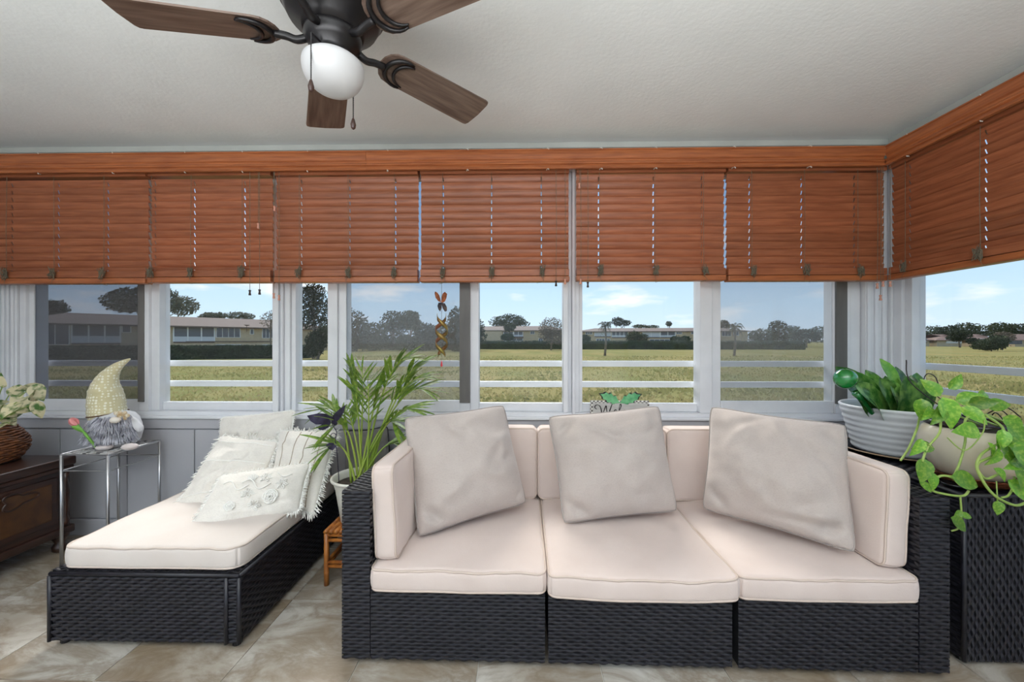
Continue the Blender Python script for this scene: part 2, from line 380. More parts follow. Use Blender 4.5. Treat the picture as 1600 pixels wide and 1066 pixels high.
window('window_1', P(36), P(445), [(P(53), P(221), 'dusk'), (P(249), P(428), 'clear')], MW)
window('window_2', P(447), P(893), [(P(462), P(514), 'clear'), (P(541), P(719), 'haze'), (P(748), P(880), 'clear')], MW)
window('window_3', P(897), P(1344), [(P(910), P(1092), 'clear'), (P(1126), P(1302), 'haze')], MW)
# the outer sash edge seen as a dark strip beside each screened light
for nm, a, b in (('window_1', 221, 230), ('window_2', 719, 735), ('window_3', 1302, 1319)):
    r = bpy.data.objects[nm]; s = MB(); s.bx(P(a), P(b), .005, .018, Z0+.06, Z1); s.build('screen_edge', M_sash_dark, r, keep=False)
# posts in the corner and at the left end
def post(name, a, b, y0=0, y1=.13, n=3):
    o = struct(MB().bx(a, b, YB+y0, YB+y1, ZS, ZT).build(name, M_frame, bevel=.004))
    w = (b-a)/n
    for k in range(n): MB().bx(a+k*w+.004, a+(k+.62)*w, YB+y0-.012, YB+y0, ZS+.02, ZT).build('rib', M_frame, o, bevel=.003)
    return o
post('trim_5', P(1346), XR-.002, .0, .13, 3)
struct(MB().bx(XR+.001, XR+.135, YB-.018, YB+.135, ZS, ZT).build('trim_9', M_frame, bevel=.004))
post('trim_6', XL, P(35), .0, .13, 5)
struct(MB().bx(P(445)+.001, P(447)-.001, YB-.004, YB+.1, ZS, ZT).build('trim_7', M_frame))
struct(MB().bx(P(893)+.001, P(897)-.001, YB-.010, YB+.1, ZS, ZT).build('trim_8', M_frame))
MWR = Matrix.Translation((XR, YB-.02, 0)) @ Matrix.Rotation(-pi/2, 4, 'Z')
window('window_4', .0, 1.93, [(.095, 1.0, 'clear'), (1.06, 1.86, 'clear')], MWR)
window('window_5', 1.94, 3.6, [(2.0, 2.74, 'clear'), (2.82, 3.5, 'clear')], MWR)

# ------------------------------------------------------------------ blinds
SL_W = .050; Z_TOP = 2.222; PITCH = .0448
def slat_mesh(w, holes):
    xs = sorted(set([0, w]+[v for h in holes for v in (h-.0035, h+.0035)]+[w*k/8 for k in range(1, 8)]))
    mb = MB(); ns = 7; tilt = radians(110)
    def pt(x, k, side):
        t = k/ns*2-1; a = t*.32; r = SL_W/2/sin(.32)
        y = r*sin(a); z = r*(cos(a)-cos(.32)) + side*.0013
        # local: y depth (room -), z up; lower edge swings to the room
        yy = y*cos(tilt)-z*sin(tilt); zz = y*sin(tilt)+z*cos(tilt)
        return (x, yy, zz)
    for i in range(len(xs)-1):
        hole = any(abs((xs[i]+xs[i+1])/2-h) < .003 for h in holes)
        for k in range(ns):
            if hole and k in (2, 3, 4): continue
            for side in (1, -1):
                q = [pt(xs[i], k, side), pt(xs[i+1], k, side), pt(xs[i+1], k+1, side), pt(xs[i], k+1, side)]
                mb.add(q, [(0, 1, 2, 3) if side > 0 else (3, 2, 1, 0)])
    for k in (0, ns):
        q = [pt(0, k, 1), pt(w, k, 1), pt(w, k, -1), pt(0, k, -1)]; mb.add(q, [(0, 1, 2, 3)])
    for x in (0, w):
        q = [pt(x, k, 1) for k in range(ns+1)]+[pt(x, k, -1) for k in range(ns, -1, -1)]; mb.add(q, [tuple(range(len(q)))])
    return mb.mesh('slat', M_blind, merge=1e-5)
def tangle(c, rx, rz, n, rng, r=.0015):
    pts = []
    for i in range(n):
        a = i*2.1+rng.random()*1.5
        pts.append(c+Vector((cos(a)*rx*rng.uniform(.4, 1), -rng.uniform(0, .022), sin(a*1.3)*rz*rng.uniform(.4, 1))))
    mb = MB(); mb.tube(spline(pts, 4), r, 4); return mb
def tassel_mb(x, y, z):
    mb = MB(); mb.lathe([(.003, z+.016), (.0075, z+.014), (.0045, z+.003), (.0075, z-.014), (.006, z-.016)], (x, y, 0), 10); return mb
def blind(label, w, M, nsl=13, zb=1.565, holes=None, cords=(), seed=0, zt=Z_TOP, drop=0):
    rng = random.Random(seed)
    root = thing('wooden_blind', label, 'blind', group='cherry wood blinds over the windows'); root.matrix_basis = M
    holes = holes or [w*.14, w*.5, w*.86]
    sm = slat_mesh(w, holes)
    MB().bx(0, w, -.03, .025, zt-.005, zt+.05).build('headrail', M_blind, root, keep=False)
    for k in range(nsl):
        z = zt-.03-k*PITCH-drop
        o = inst(sm, 'slat', Matrix(), None); o.parent = root
        o.matrix_basis = Matrix.Translation((0, 0, z)) @ Matrix.Rotation(rng.uniform(-.0012, .0012), 4, 'Y') @ Matrix.Rotation(rng.uniform(-.05, .05), 4, 'X')
    zst = zt-.03-(nsl-1)*PITCH-.030-drop
    MB().bx(0, w, -.030, .022, zb+.036, max(zst, zb+.075)).build('slat_stack', M_blind, root, bevel=.002, keep=False)
    MB().bx(-.002, w+.002, -.034, .024, zb, zb+.034).build('bottom_rail', M_valance, root, bevel=.006, keep=False)
    for h in holes:
        for dy in (-.030, .024):
            MB().tube([(h, dy, zt), (h+rng.uniform(-.003, .003), dy-.002, (zt+zb)/2), (h+rng.uniform(-.003, .003), dy, zb+.05)], .0012, 5).build('ladder_cord', M_cord, root, keep=False)
        tangle(Vector((h+.004, -.036, zb+.058)), .021, .044, 34, rng).build('cord_bundle', M_cord, root, keep=False)
        MB().tube(spline([(h, -.036, zb+.03), (h+rng.uniform(-.01, .02), -.042, zb+.002), (h+rng.uniform(-.03, .03), -.036, zb-rng.uniform(.004, .014)), (h+rng.uniform(.01, .05), -.03, zb+.004)], 5), .001, 4).build('cord_end', M_cord, root, keep=False)
    for cx, cz, mt in cords:
        c = MB().tube([(cx, -.052, zt+.01), (cx+.002, -.054, (zt+cz)/2), (cx, -.052, cz+.012)], .0014, 5).build('pull_cord', M_cord, root, keep=False)
        tassel_mb(cx, -.052, cz).build('tassel', mt, c, smooth=True, keep=False)
    return root
YS = 2.385
def bx_(px): return at(px, 400, YS-.02).x
def czof(py): return at(600, py, YS-.05).z
edges = [(-62, 229), (233, 424), (430, 653), (657, 889), (901, 1133), (1137, 1384)]
hol = [(14, 87, 165), (232+7, 301, 380), (469, 545, 617), (692, 768, 846), (936, 1022, 1098), (1173, 1255, 1338)]
labs = ['cherry wood blind at the far left above the dark screened window light', 'brightly backlit cherry wood blind, second from the left, above the view of the near house', 'cherry wood blind above the palm plant, third from the left', 'cherry wood blind right of the hanging butterfly spinner, fourth from the left', 'cherry wood blind above the welcome sign, just right of the white gap', 'cherry wood blind above the rightmost sofa pillow, beside the room corner']
cordl = [[], [(396, 457, M_tassel_d), (411, 456, M_tassel_d), (409, 352, M_tassel_p)], [(433, 462, M_tassel_p), (441, 465, M_tassel_p), (434, 325, M_tassel_p)], [(868, 444, M_tassel_d), (882, 441, M_tassel_p)], [(906, 441, M_tassel_p), (917, 446, M_tassel_d), (904, 293, M_tassel_p)], [(1363, 449, M_tassel_p), (1372, 446, M_tassel_p), (1368, 467, M_tassel_p)]]
drops = [.012, .010, .004, .0, .002, .004]
for i, (a, b) in enumerate(edges):
    xa = bx_(a); w = bx_(b)-xa
    blind(labs[i], w, Matrix.Translation((xa, YS, 0)), 13, 1.572+(.004 if i in (4,) else 0)-(.004 if i in (0,) else 0), [bx_(h)-xa for h in hol[i]], [(bx_(c)-xa, czof(z), mt) for c, z, mt in cordl[i]], seed=i+1, drop=drops[i])
MR = Matrix.Translation((2.172, 2.347, 0)) @ Matrix.Rotation(-pi/2, 4, 'Z')
blind('cherry wood blind on the right wall above the leafy plants', 1.42, MR, 13, 1.572, [.10, .46, .86, 1.3], [(.035, czof(447), M_tassel_p)], seed=21)
blind('cherry wood blind on the right wall, further one towards the viewer', 1.42, MR @ Matrix.Translation((1.44, 0, 0)), 13, 1.572, None, (), seed=22)
# valances: moulded boards
def valance(label, w, M, seed=0):
    rng = random.Random(seed)
    root = thing('blind_valance', label, 'valance', group='moulded valances over the blinds'); root.matrix_basis = M
    prof = [(0, 2.226), (-.018, 2.226), (-.022, 2.231), (-.020, 2.238), (-.009, 2.242), (-.007, 2.251), (-.014, 2.256), (-.014, 2.264), (-.006, 2.270), (-.006, 2.280), (-.013, 2.286), (-.015, 2.310), (-.013, 2.331), (-.018, 2.334), (-.018, 2.340), (0, 2.340)]
    mb = MB(); n = len(prof)
    mb.add([(x, y, z) for x in (0, w) for y, z in prof], [tuple(range(n)), tuple(reversed(range(n, 2*n)))]+[(i, n+i, n+(i+1) % n, (i+1) % n) for i in range(n)])
    mb.build('board', M_valance, root, keep=False)
    x = .12
    while x < w-.05:
        for z in (2.343, 2.224):
            MB().tube(spline([(x, .004, z), (x+.003, -.012, z+.003), (x+.010, -.018, z-.002), (x+.012, -.016, z-.007)], 3), .0022, 5).build('clip', M_clip, root, keep=False)
        x += rng.uniform(.30, .48)
    return root
xv0, xm, xv1 = XL+.01, at(572, 250, 2.32).x, 2.098
valance('long moulded cherry valance along the back wall, left piece above the fan blade', xm-xv0-.001, Matrix.Translation((xv0, 2.332, 0)), 1)
valance('long moulded cherry valance along the back wall, right piece reaching the corner', xv1-xm, Matrix.Translation((xm, 2.332, 0)), 2)
valance('moulded cherry valance on the right wall running from the corner', 2.9, Matrix.Translation((2.112, 2.318, 0)) @ Matrix.Rotation(-pi/2, 4, 'Z'), 3)
# ------------------------------------------------------------------ woven furniture
def weave(mb, o, U, V, w, h, rp=.0132, cw=.024, amp=.0034, vertical=False):
    """woven strands on the rectangle o + U*w + V*h (U x V points outwards)"""
    o, U, V = Vector(o), Vector(U), Vector(V)
    if vertical: return weave(mb, o+U*w, V, -U, h, w, rp, cw, amp)
    Nn = U.cross(V); rows = max(1, round(h/rp)); rp = h/rows; nc = max(2, round(w/cw)); cw = w/nc; nu = nc*3
    tv = (0.04, .3, .7, .96)
    for r in range(rows):
        vs = []
        for t in tv:
            rb = .0022*(1-(2*t-1)**2)
            for i in range(nu+1):
                u = i/nu*w; ph = pi*u/cw+pi*(r % 2)
                s = sin(ph)
                hgt = amp*s*(1.0 if s > 0 else .7)+rb+.0012
                squeeze = (t-.5)*(1 if s > -.2 else .8)+.5
                vs.append(o+U*u+V*((r+squeeze)*rp)+Nn*hgt)
        k = nu+1
        mb.add(vs, [(a*k+i, a*k+i+1, (a+1)*k+i+1, (a+1)*k+i) for a in range(len(tv)-1) for i in range(nu)])
    return mb
def wpanel(parent, name, o, U, V, w, h, **k):
    ob = weave(MB(), o, U, V, w, h, **k).build(name, M_wicker, parent, smooth=True, keep=False); ob['kind'] = 'stuff'; return ob
def edge_wrap(parent, pts, r=.009):
    MB().tube(pts, r, 8).build('wrapped_edge', M_wicker, parent, smooth=True, keep=False)
def feet(parent, pts):
    for x, y in pts: MB().lathe([(.016, 0), (.018, .004), (.018, .026)], (x, y, 0), 12).build('foot', M_black, parent, keep=False)
SX0, SX1, SYF = -.668, 1.54, 1.478
SROT = Matrix.Translation((SX0, SYF, 0)) @ Matrix.Rotation(-.012, 4, 'Z')     # sofa frame: x along the front, y to the back
SW = 2.21; AW = .106; SD = .875; AH = .655; BH = .285; Z_B = .026
m1, m2 = .768, 1.452      # module joints along the front
def sofa_module(label, x0, x1, arm):
    root = thing('wicker_sofa_module', label, 'sofa', group='black wicker sofa modules'); root.matrix_basis = SROT
    a0 = x0+(AW if arm < 0 else 0)+.002; a1 = x1-(AW if arm > 0 else 0)-.002
    MB().bx(a0+.004, a1-.004, .008, SD-.10, Z_B, BH-.003).build('seat_box', M_wicker_in, root, keep=False)
    wpanel(root, 'front_weave', (a0, .006, Z_B), (1, 0, 0), (0, 0, 1), a1-a0, BH-Z_B)
    edge_wrap(root, [(a0, .008, BH), (a1, .008, BH)], .007)
    MB().bx(x0+.003, x1-.003, SD-.095, SD-.008, Z_B, AH-.003).build('back_panel', M_wicker_in, root, keep=False)
    wpanel(root, 'back_weave', (x0+.003, SD-.098, BH), (1, 0, 0), (0, 0, 1), x1-x0-.006, AH-BH)
    wpanel(root, 'back_top_weave', (x0+.003, SD-.098, AH-.002), (1, 0, 0), (0, 1, 0), x1-x0-.006, .095)
    if arm:
        b0, b1 = (x0, x0+AW) if arm < 0 else (x1-AW, x1)
        MB().bx(b0+.005, b1-.005, .006, SD-.1, Z_B, AH-.004).build('arm_core', M_wicker_in, root, keep=False)
        wpanel(root, 'arm_front_weave', (b0, .004, Z_B), (1, 0, 0), (0, 0, 1), AW, AH-Z_B)
        wpanel(root, 'arm_top_weave', (b0, .004, AH-.002), (1, 0, 0), (0, 1, 0), AW, SD-.1)
        wpanel(root, 'arm_side_weave', (b1-.003, .004, Z_B), (0, 1, 0), (0, 0, 1), SD-.1, AH-Z_B)
        wpanel(root, 'arm_side_weave', (b0+.003, SD-.1, Z_B), (0, -1, 0), (0, 0, 1), SD-.1, AH-Z_B)
    feet(root, [(x0+.07, .05), (x1-.07, .05), (x0+.07, SD-.06), (x1-.07, SD-.06)])
    return root
sofa_module('left black wicker sofa module with an armrest beside the palm pot', 0, m1-.004, -1)
sofa_module('middle black wicker sofa module without armrests', m1+.004, m2-.006, 0)
sofa_module('right black wicker sofa module with an armrest beside the trailing pothos', m2+.012, SW, 1)

# ------------------------------------------------------------------ box cushions
def rbox(dx, dy, dz, r, n=(14, 14, 4), fn=None):
    """rounded box grid centred at 0"""
    mb = MB(); hx, hy, hz = dx/2, dy/2, dz/2
    def mapp(p):
        q = Vector((p.x*hx, p.y*hy, p.z*hz))
        c = Vector((max(-hx+r, min(hx-r, q.x)), max(-hy+r, min(hy-r, q.y)), max(-hz+r, min(hz-r, q.z))))
        d = q-c; q = c+(d.normalized()*r if d.length > 1e-9 else d)
        return fn(q) if fn else q
    def axis(k, h):
        rr = min(.9, r/h); core = [(-1+rr)+2*(1-rr)*i/k for i in range(k+1)]
        return [-1, -1+rr*.4, -1+rr*.75]+core+[1-rr*.75, 1-rr*.4, 1]
    A = [axis(n[0], hx), axis(n[1], hy), axis(n[2], hz)]
    for ax in range(3):
        u, v = [(1, 2), (2, 0), (0, 1)][ax]
        for s in (-1, 1):
            nu, nv = len(A[u])-1, len(A[v])-1; vs = []
            for j in range(nv+1):
                for i in range(nu+1):
                    p = [0, 0, 0]; p[ax] = s; p[u] = A[u][i]; p[v] = A[v][j]; vs.append(mapp(Vector(p)))
            w = nu+1
            fs = [(j*w+i, j*w+i+1, (j+1)*w+i+1, (j+1)*w+i) for j in range(nv) for i in range(nu)]
            if s < 0: fs = [tuple(reversed(f)) for f in fs]
            mb.add(vs, fs)
    return mb
def rrect(dx, dy, rc, z, n=5):
    pts = []
    for cx, cy, a0 in ((dx/2-rc, dy/2-rc, 0), (-dx/2+rc, dy/2-rc, pi/2), (-dx/2+rc, -dy/2+rc, pi), (dx/2-rc, -dy/2+rc, 3*pi/2)):
        for k in range(n+1): a = a0+pi/2*k/n; pts.append(Vector((cx+rc*cos(a), cy+rc*sin(a), z)))
    out = []
    for i in range(len(pts)):
        a, b = pts[i], pts[(i+1) % len(pts)]; out.append(a)
        L_ = (b-a).length
        if L_ > .06:
            for k in range(1, int(L_/.03)): out.append(a.lerp(b, k/int(L_/.03)))
    return out
def box_cushion(name, label, dx, dy, dz, M, mt, pm, puff=.012, seed=0, wav=.006, sag=0, group=None, taper=0, rc=.03):
    """a boxed cushion: faces dx x dy with a border of height dz and piping on both borders"""
    off = Vector((seed*3.1, seed*1.7, seed*.9))
    def fn(q, rnd=True):
        if rnd:
            ex, ey = abs(q.x)-(dx/2-rc), abs(q.y)-(dy/2-rc)
            if ex > 0 and ey > 0:
                k_ = max(ex, ey)/sqrt(ex*ex+ey*ey); q = Vector((math.copysign(dx/2-rc+ex*k_, q.x), math.copysign(dy/2-rc+ey*k_, q.y), q.z))
        u, v = q.x/(dx/2), q.y/(dy/2)
        k = max(0, 1-u**4)*max(0, 1-v**4)
        s = max(-1, min(1, q.z/(dz/2)))
        e = 1-k; rip = sin(q.x*60+3*noise.noise(q*5+off))*max(0, -v-.45)*.003*(1 if q.z > 0 else 0)
        nz_ = noise.noise(q*7+off)*wav+noise.noise(Vector((q.x*26, q.y*9, 1))+off)*wav*.35*e
        z = q.z+rip+s*puff*k+(nz_ if s > 0 else nz_*.4)-sag*max(0, -v-.4)*(1-u*u)
        x = q.x*(1+taper*s); bulge = .004*(1-s*s)
        x += bulge*(1 if u > .5 else -1 if u < -.5 else 0); y = q.y+bulge*(1 if v > .5 else -1 if v < -.5 else 0)
        return Vector((x, y, z))
    root = thing(name, label, 'cushion', group=group); root.matrix_basis = M
    rbox(dx, dy, dz, .018, (18, 18, 4), fn).build('cover', mt, root, smooth=True, merge=1e-4, keep=False)
    for s in (1, -1):
        pts = [fn(p, False) for p in rrect(dx-.006, dy-.006, rc, s*(dz/2-.006))]
        MB().tube(pts, .0042, 6, closed=True).build('piping', pm, root, smooth=True, keep=False)
    return root
M_pipe = mat('beige_piping', (.62, .51, .44), .85)
zs = BH+.042; g = 'beige seat cushions on the wicker sofa'
def S(x, y, z, rx=0, ry=0, rz=0): return SROT @ Matrix.Translation((x, y, z)) @ Matrix.Rotation(rz, 4, 'Z') @ Matrix.Rotation(ry, 4, 'Y') @ Matrix.Rotation(rx, 4, 'X')
SEAT_D = .765; CT = .084
box_cushion('seat_cushion', 'beige seat cushion on the left part of the sofa', .660, SEAT_D, CT, S(.104+.333, SEAT_D/2-.008, zs), M_seat, M_pipe, .016, 1, .007, .004, g)
box_cushion('seat_cushion', 'beige seat cushion in the middle of the sofa, sagging at its front edge', .686, SEAT_D+.02, CT, S(.773+.343, SEAT_D/2-.022, zs+.002), M_seat, M_pipe, .016, 2, .007, .016, g)
box_cushion('seat_cushion', 'beige seat cushion on the right part of the sofa', .640, SEAT_D+.005, CT, S(1.463+.318, SEAT_D/2-.012, zs), M_seat, M_pipe, .016, 3, .007, .006, g)
g = 'beige back cushions on the wicker sofa'; BZ = BH+CT
def upright(x, y, z, lean): return S(x, y, z) @ Matrix.Rotation(pi/2+lean, 4, 'X')
bh = .375
for k, (lb, x0, x1) in enumerate((('beige back cushion at the left end of the sofa, behind the left pillow', .20, .752), ('beige back cushion behind the middle pillow', .757, 1.440), ('beige back cushion at the right end of the sofa, behind the right pillow', 1.446, 2.10))):
    box_cushion('back_cushion', lb, x1-x0, bh, .115, upright((x0+x1)/2, .715, BZ+bh/2+.004, -.05), M_seat, M_pipe, .010, 5+k, .007, 0, g)
g = 'beige cushions standing inside the armrests'; ln = .60
def sidew(x, y, z, lean, rz=0): return S(x, y, z, 0, 0, rz) @ Matrix.Rotation(pi/2, 4, 'Z') @ Matrix.Rotation(pi/2+lean, 4, 'X')
box_cushion('side_cushion', 'beige cushion standing against the left armrest', ln, .36, .088, sidew(AW+.047, .03+ln/2, BZ+.19, -.05, -.012), M_seat, M_pipe, .006, 11, .006, 0, g)
box_cushion('side_cushion', 'beige cushion standing against the right armrest', ln, .36, .088, sidew(SW-AW-.052, .035+ln/2, BZ+.19, .05, .02), M_seat, M_pipe, .006, 12, .006, 0, g)

# ------------------------------------------------------------------ throw pillows
def pillow(name, label, TL, TR, BR, BL, thick, mt, pm, seed=0, piping=True, fringe=0, wr=.012, group=None, pinch=.05, N_=44, extras=None, slump=.0, folds=()):
    TL, TR, BR, BL = map(Vector, (TL, TR, BR, BL)); off = Vector((seed*2.3, seed*5.1, seed))
    nrm = ((TR-TL)+(BR-BL)).cross((TL-BL)+(TR-BR)).normalized()
    rf = random.Random(seed+100); folds = list(folds)+[(rf.uniform(-.7, .7), rf.uniform(-.7, .7), rf.uniform(-1.2, 1.2), rf.uniform(.15, .4), rf.choice((-1, 1))*rf.uniform(.003, .008)) for _ in range(9)]
    def base(u, v):
        uu = u*(1-pinch*(1-v*v)**1.0*abs(u)**.5); vv = v*(1-pinch*(1-u*u)*abs(v)**.5)
        cq = 1-.045*(abs(u*v))**7; uu *= cq; vv *= cq
        s, t = (uu+1)/2, (vv+1)/2
        return (BL*(1-s)+BR*s)*(1-t)+(TL*(1-s)+TR*s)*t
    def prof(u, v):
        k = max(0, (1-u*u))*max(0, (1-v*v))
        h = (.6*k**.75+.4*k**.36)*.5*thick
        return h*(1+slump*(-v))
    def pt(u, v, s):
        p = base(u, v); e = max(abs(u), abs(v)); k = max(0, (1-u**4)*(1-v**4))
        w = noise.noise(Vector((u*1.9, v*1.9, s*3))+off)*wr*1.6+noise.noise(Vector((u*5, v*5, s*7))+off)*wr*.6
        # creases running in from the corners
        c = min(1, (abs(u)*abs(v))**2*2.2); w += sin(atan2(v*1.0, u)*11+seed)*wr*.55*c*(1-e**6)
        for (fu, fv, fa, fl, fd) in folds:      # dents and folds
            du, dv = u-fu, v-fv; a = du*cos(fa)+dv*sin(fa); bb = -du*sin(fa)+dv*cos(fa)
            if s > 0: w += 1.5*fd*math.exp(-(bb/.075)**2-(a/fl)**2)
        return p+nrm*(s*prof(u, v)+s*w*k**.5*(1 if s > 0 else .5))
    U = [-cos(pi*i/N_)*.35+(-1+2*i/N_)*.65 for i in range(N_+1)]; U[0] = -1; U[-1] = 1
    mb = MB()
    for s in (1, -1):
        vs = [pt(U[i], U[j], s) for j in range(N_+1) for i in range(N_+1)]; k = N_+1
        fs = [(j*k+i, j*k+i+1, (j+1)*k+i+1, (j+1)*k+i) for j in range(N_) for i in range(N_)]
        mb.add(vs, fs if s > 0 else [tuple(reversed(f)) for f in fs])
    cen = (TL+TR+BR+BL)/4
    root = thing(name, label, 'pillow', loc=(cen.x, cen.y, min(BL.z, BR.z)), group=group)
    mb.build('cover', mt, root, smooth=True, merge=1e-5)
    rng = random.Random(seed)
    per = [(-1+2*i/24, -1) for i in range(24)]+[(1, -1+2*i/24) for i in range(24)]+[(1-2*i/24, 1) for i in range(24)]+[(-1, 1-2*i/24) for i in range(24)]
    if piping: MB().tube([base(u, v) for u, v in per], .0042, 6, closed=True).build('piping', pm, root, smooth=True)
    if fringe:
        fb = MB(); C0 = cen
        for k in range(len(per)):
            (u0, v0), (u1, v1) = per[k], per[(k+1) % len(per)]
            for q in range(4):
                t = (q+rng.random())/4; p = base(u0+(u1-u0)*t, v0+(v1-v0)*t); d = (p-C0); d = d-nrm*d.dot(nrm)
                # outward from the nearest edge
                ed = Vector((0, 0, 0))
                if abs(u0+(u1-u0)*t) > .995: ed += (base(1, v0)-base(-1, v0)).normalized()*(1 if u0 > 0 else -1)
                if abs(v0+(v1-v0)*t) > .995: ed += (base(u0, 1)-base(u0, -1)).normalized()*(1 if v0 > 0 else -1)
                ed = (ed.normalized()+Vector((rng.uniform(-.6, .6), rng.uniform(-.6, .6), rng.uniform(-.7, .3)))).normalized()
                l = fringe*rng.uniform(.6, 1.2)
                fb.tube([p-ed*.004, p+ed*l*.5+Vector((0, 0, -.002)), p+ed*l+Vector((rng.uniform(-.004, .004), rng.uniform(-.004, .004), -.006))], [.0022, .0026, .0012], 4)
        fb.build('fringe', M_cotton_thread, root, smooth=True)['kind'] = 'stuff'
    if extras: extras(root, pt, nrm)
    return root
g = 'grey linen pillows on the sofa'
pillow('throw_pillow', 'grey linen pillow leaning on the left side cushion of the sofa', at(630, 652, 1.84), at(788, 632, 2.02), at(824, 787, 1.93), at(652, 842, 1.665), .29, M_linen, M_linen_pipe, 3, group=g, slump=.12,
       folds=[(-.15, .62, -.6, .22, -.018), (.05, .75, .5, .2, .012), (-.74, -.74, -.785, .20, -.034), (-.86, -.80, -.785, .2, .012), (.80, -.80, .785, .12, -.014), (-.80, .80, .785, .15, -.018), (.62, .0, 1.3, .3, .006)])
pillow('throw_pillow', 'grey linen pillow in the middle of the sofa with a dented top', at(855, 650, 1.97), at(1031, 633, 1.97), at(1060, 800, 1.87), at(879, 820, 1.795), .29, M_linen, M_linen_pipe, 5, group=g, slump=.1,
       folds=[(-.1, .55, -.5, .25, -.022), (.2, .62, .25, .4, .012), (.35, .45, .2, .5, -.01), (-.74, -.76, -.785, .2, -.036), (-.76, .72, .785, .2, -.03), (.80, .78, -.785, .15, -.016), (-.5, .3, .15, .5, .008)])
pillow('throw_pillow', 'large pale linen pillow leaning on the right side cushion', at(1109, 634, 1.98), at(1324, 663, 1.72), at(1340, 868, 1.535), at(1096, 796, 1.90), .29, M_linen, M_linen_pipe, 8, group=g, slump=.1,
       folds=[(.74, -.74, .785, .2, -.034), (-.76, -.72, -.785, .2, -.03), (.78, .76, -.785, .15, -.018), (.62, .35, -.8, .3, -.02), (.55, -.62, .15, .4, .014), (.5, -.75, .1, .4, -.014), (-.3, .82, .5, .2, -.012), (.75, .05, -1.2, .3, .012)])

# ------------------------------------------------------------------ chaise lounge
LX0, LX1, LYF, LYB = -1.872, -1.108, 1.548, 2.42; LH = .305
root = thing('wicker_lounger', 'low black wicker lounger with a cream mattress beneath white pillows', 'lounger', (LX0, LYF, 0))
MB().bx(LX0+.004, LX1-.004, LYF+.004, LYB, .022, LH-.002).build('body', M_wicker_in, root)
def wp(name, *a, **k):
    ob = weave(MB(), *a, **k).build(name, M_wicker, root, smooth=True); ob['kind'] = 'stuff'
wp('front_weave', (LX0, LYF, .026), (1, 0, 0), (0, 0, 1), LX1-LX0-.05, LH-.05)
wp('corner_weave', (LX1-.046, LYF, .026), (1, 0, 0), (0, 0, 1), .046, LH-.05, rp=.012, cw=.02)
wp('side_weave', (LX1-.002, LYF, .026), (0, 1, 0), (0, 0, 1), LYB-LYF, LH-.05)
wp('top_weave', (LX0, LYF, LH-.003), (1, 0, 0), (0, 1, 0), LX1-LX0, .16)
for pts in ([(LX0, LYF-.001, LH-.012), (LX1, LYF-.001, LH-.012)], [(LX1, LYF-.001, LH-.012), (LX1, LYB, LH-.012)], [(LX1-.05, LYF-.003, .024), (LX1-.05, LYF-.003, LH-.02)], [(LX1, LYF-.002, .024), (LX1, LYF-.002, LH-.02)], [(LX0, LYF-.002, .024), (LX0, LYF-.002, LH-.02)]):
    MB().tube(pts, .0085, 8).build('wrapped_edge', M_wicker, root, smooth=True)
for x, y in ((LX0+.03, LYF+.03), (LX1-.03, LYF+.03), (LX0+.03, LYB-.05), (LX1-.03, LYB-.05)):
    MB().lathe([(.016, 0), (.018, .004), (.018, .026)], (x, y, 0), 12).build('foot', M_black, root)
M_pipe2 = mat('cream_piping', (.60, .51, .45), .85)
box_cushion('lounger_cushion', 'long cream mattress cushion on the black wicker lounger', LX1-LX0-.032, LYB-LYF-.02, .088, Matrix.Translation(((LX0+LX1)/2+.010, (LYF+LYB)/2-.006, LH+.048)), M_lounge, M_pipe2, .016, 21, .005, .0, rc=.055)
ZM = LH+.105
g = 'white fringed pillows on the lounger'
def stripes(us, col=None):
    def ex(root, pt, nrm):
        for u in us:
            MB().tube([pt(u, -1+2*i/30, 1)+nrm*.0008 for i in range(1, 30)], .0022, 5).build('stitch_line', M_cotton_tan, root, smooth=True)
    return ex
def hstripes(vs_):
    def ex(root, pt, nrm):
        for v in vs_:
            MB().tube([pt(-1+2*i/30, v, 1)+nrm*.0008 for i in range(1, 30)], .0028, 5).build('seam_ridge', M_cotton_thread, root, smooth=True)
    return ex
def applique(flowers):
    def ex(root, pt, nrm):
        rng = random.Random(5)
        for (u, v, r, kind) in flowers:
            c = pt(u, v, 1)+nrm*.004
            M = frame(pt(u, v+.05, 1)-pt(u, v-.05, 1), nrm, c)
            mb = MB()
            if kind == 0:        # rosette: coiled cord
                pts = []
                for k in range(70):
                    a = k*.42; q = r*(1-k/78); pts.append(M @ Vector((q*cos(a), q*sin(a), .004*sin(k*1.9)+.006*(k/70))))
                mb.tube(pts, .0035, 5)
            elif kind == 1:      # embroidered petals
                for k in range(6):
                    a = k*pi/3; mb.tube([M @ Vector((r*.2*cos(a), r*.2*sin(a), .001)), M @ Vector((r*.7*cos(a+.3), r*.7*sin(a+.3), .005)), M @ Vector((r*cos(a), r*sin(a), .002)), M @ Vector((r*.7*cos(a-.3), r*.7*sin(a-.3), .005)), M @ Vector((r*.2*cos(a), r*.2*sin(a), .001))], .003, 5)
            else:                # curling stem
                pts = [M @ Vector((r*(t*2-1)*1.5, r*.5*sin(t*7), .003)) for t in [i/20 for i in range(21)]]
                mb.tube(pts, .0032, 5)
            mb.build('applique_flower', M_cotton_thread, root, smooth=True)
    return ex
pillow('white_pillow', 'white pillow at the back against the wall with an embroidered flower', at(345, 652, 2.37), at(462, 640, 2.37), Vector((-1.37, 2.31, .43)), Vector((-1.80, 2.31, .43)), .11, M_cotton, M_cotton_thread, 31, fringe=.012, group=g, wr=.010, extras=applique([(.05, .15, .055, 1), (.1, .1, .03, 0)]), piping=True, folds=[(.3, .75, .3, .5, -.012)])
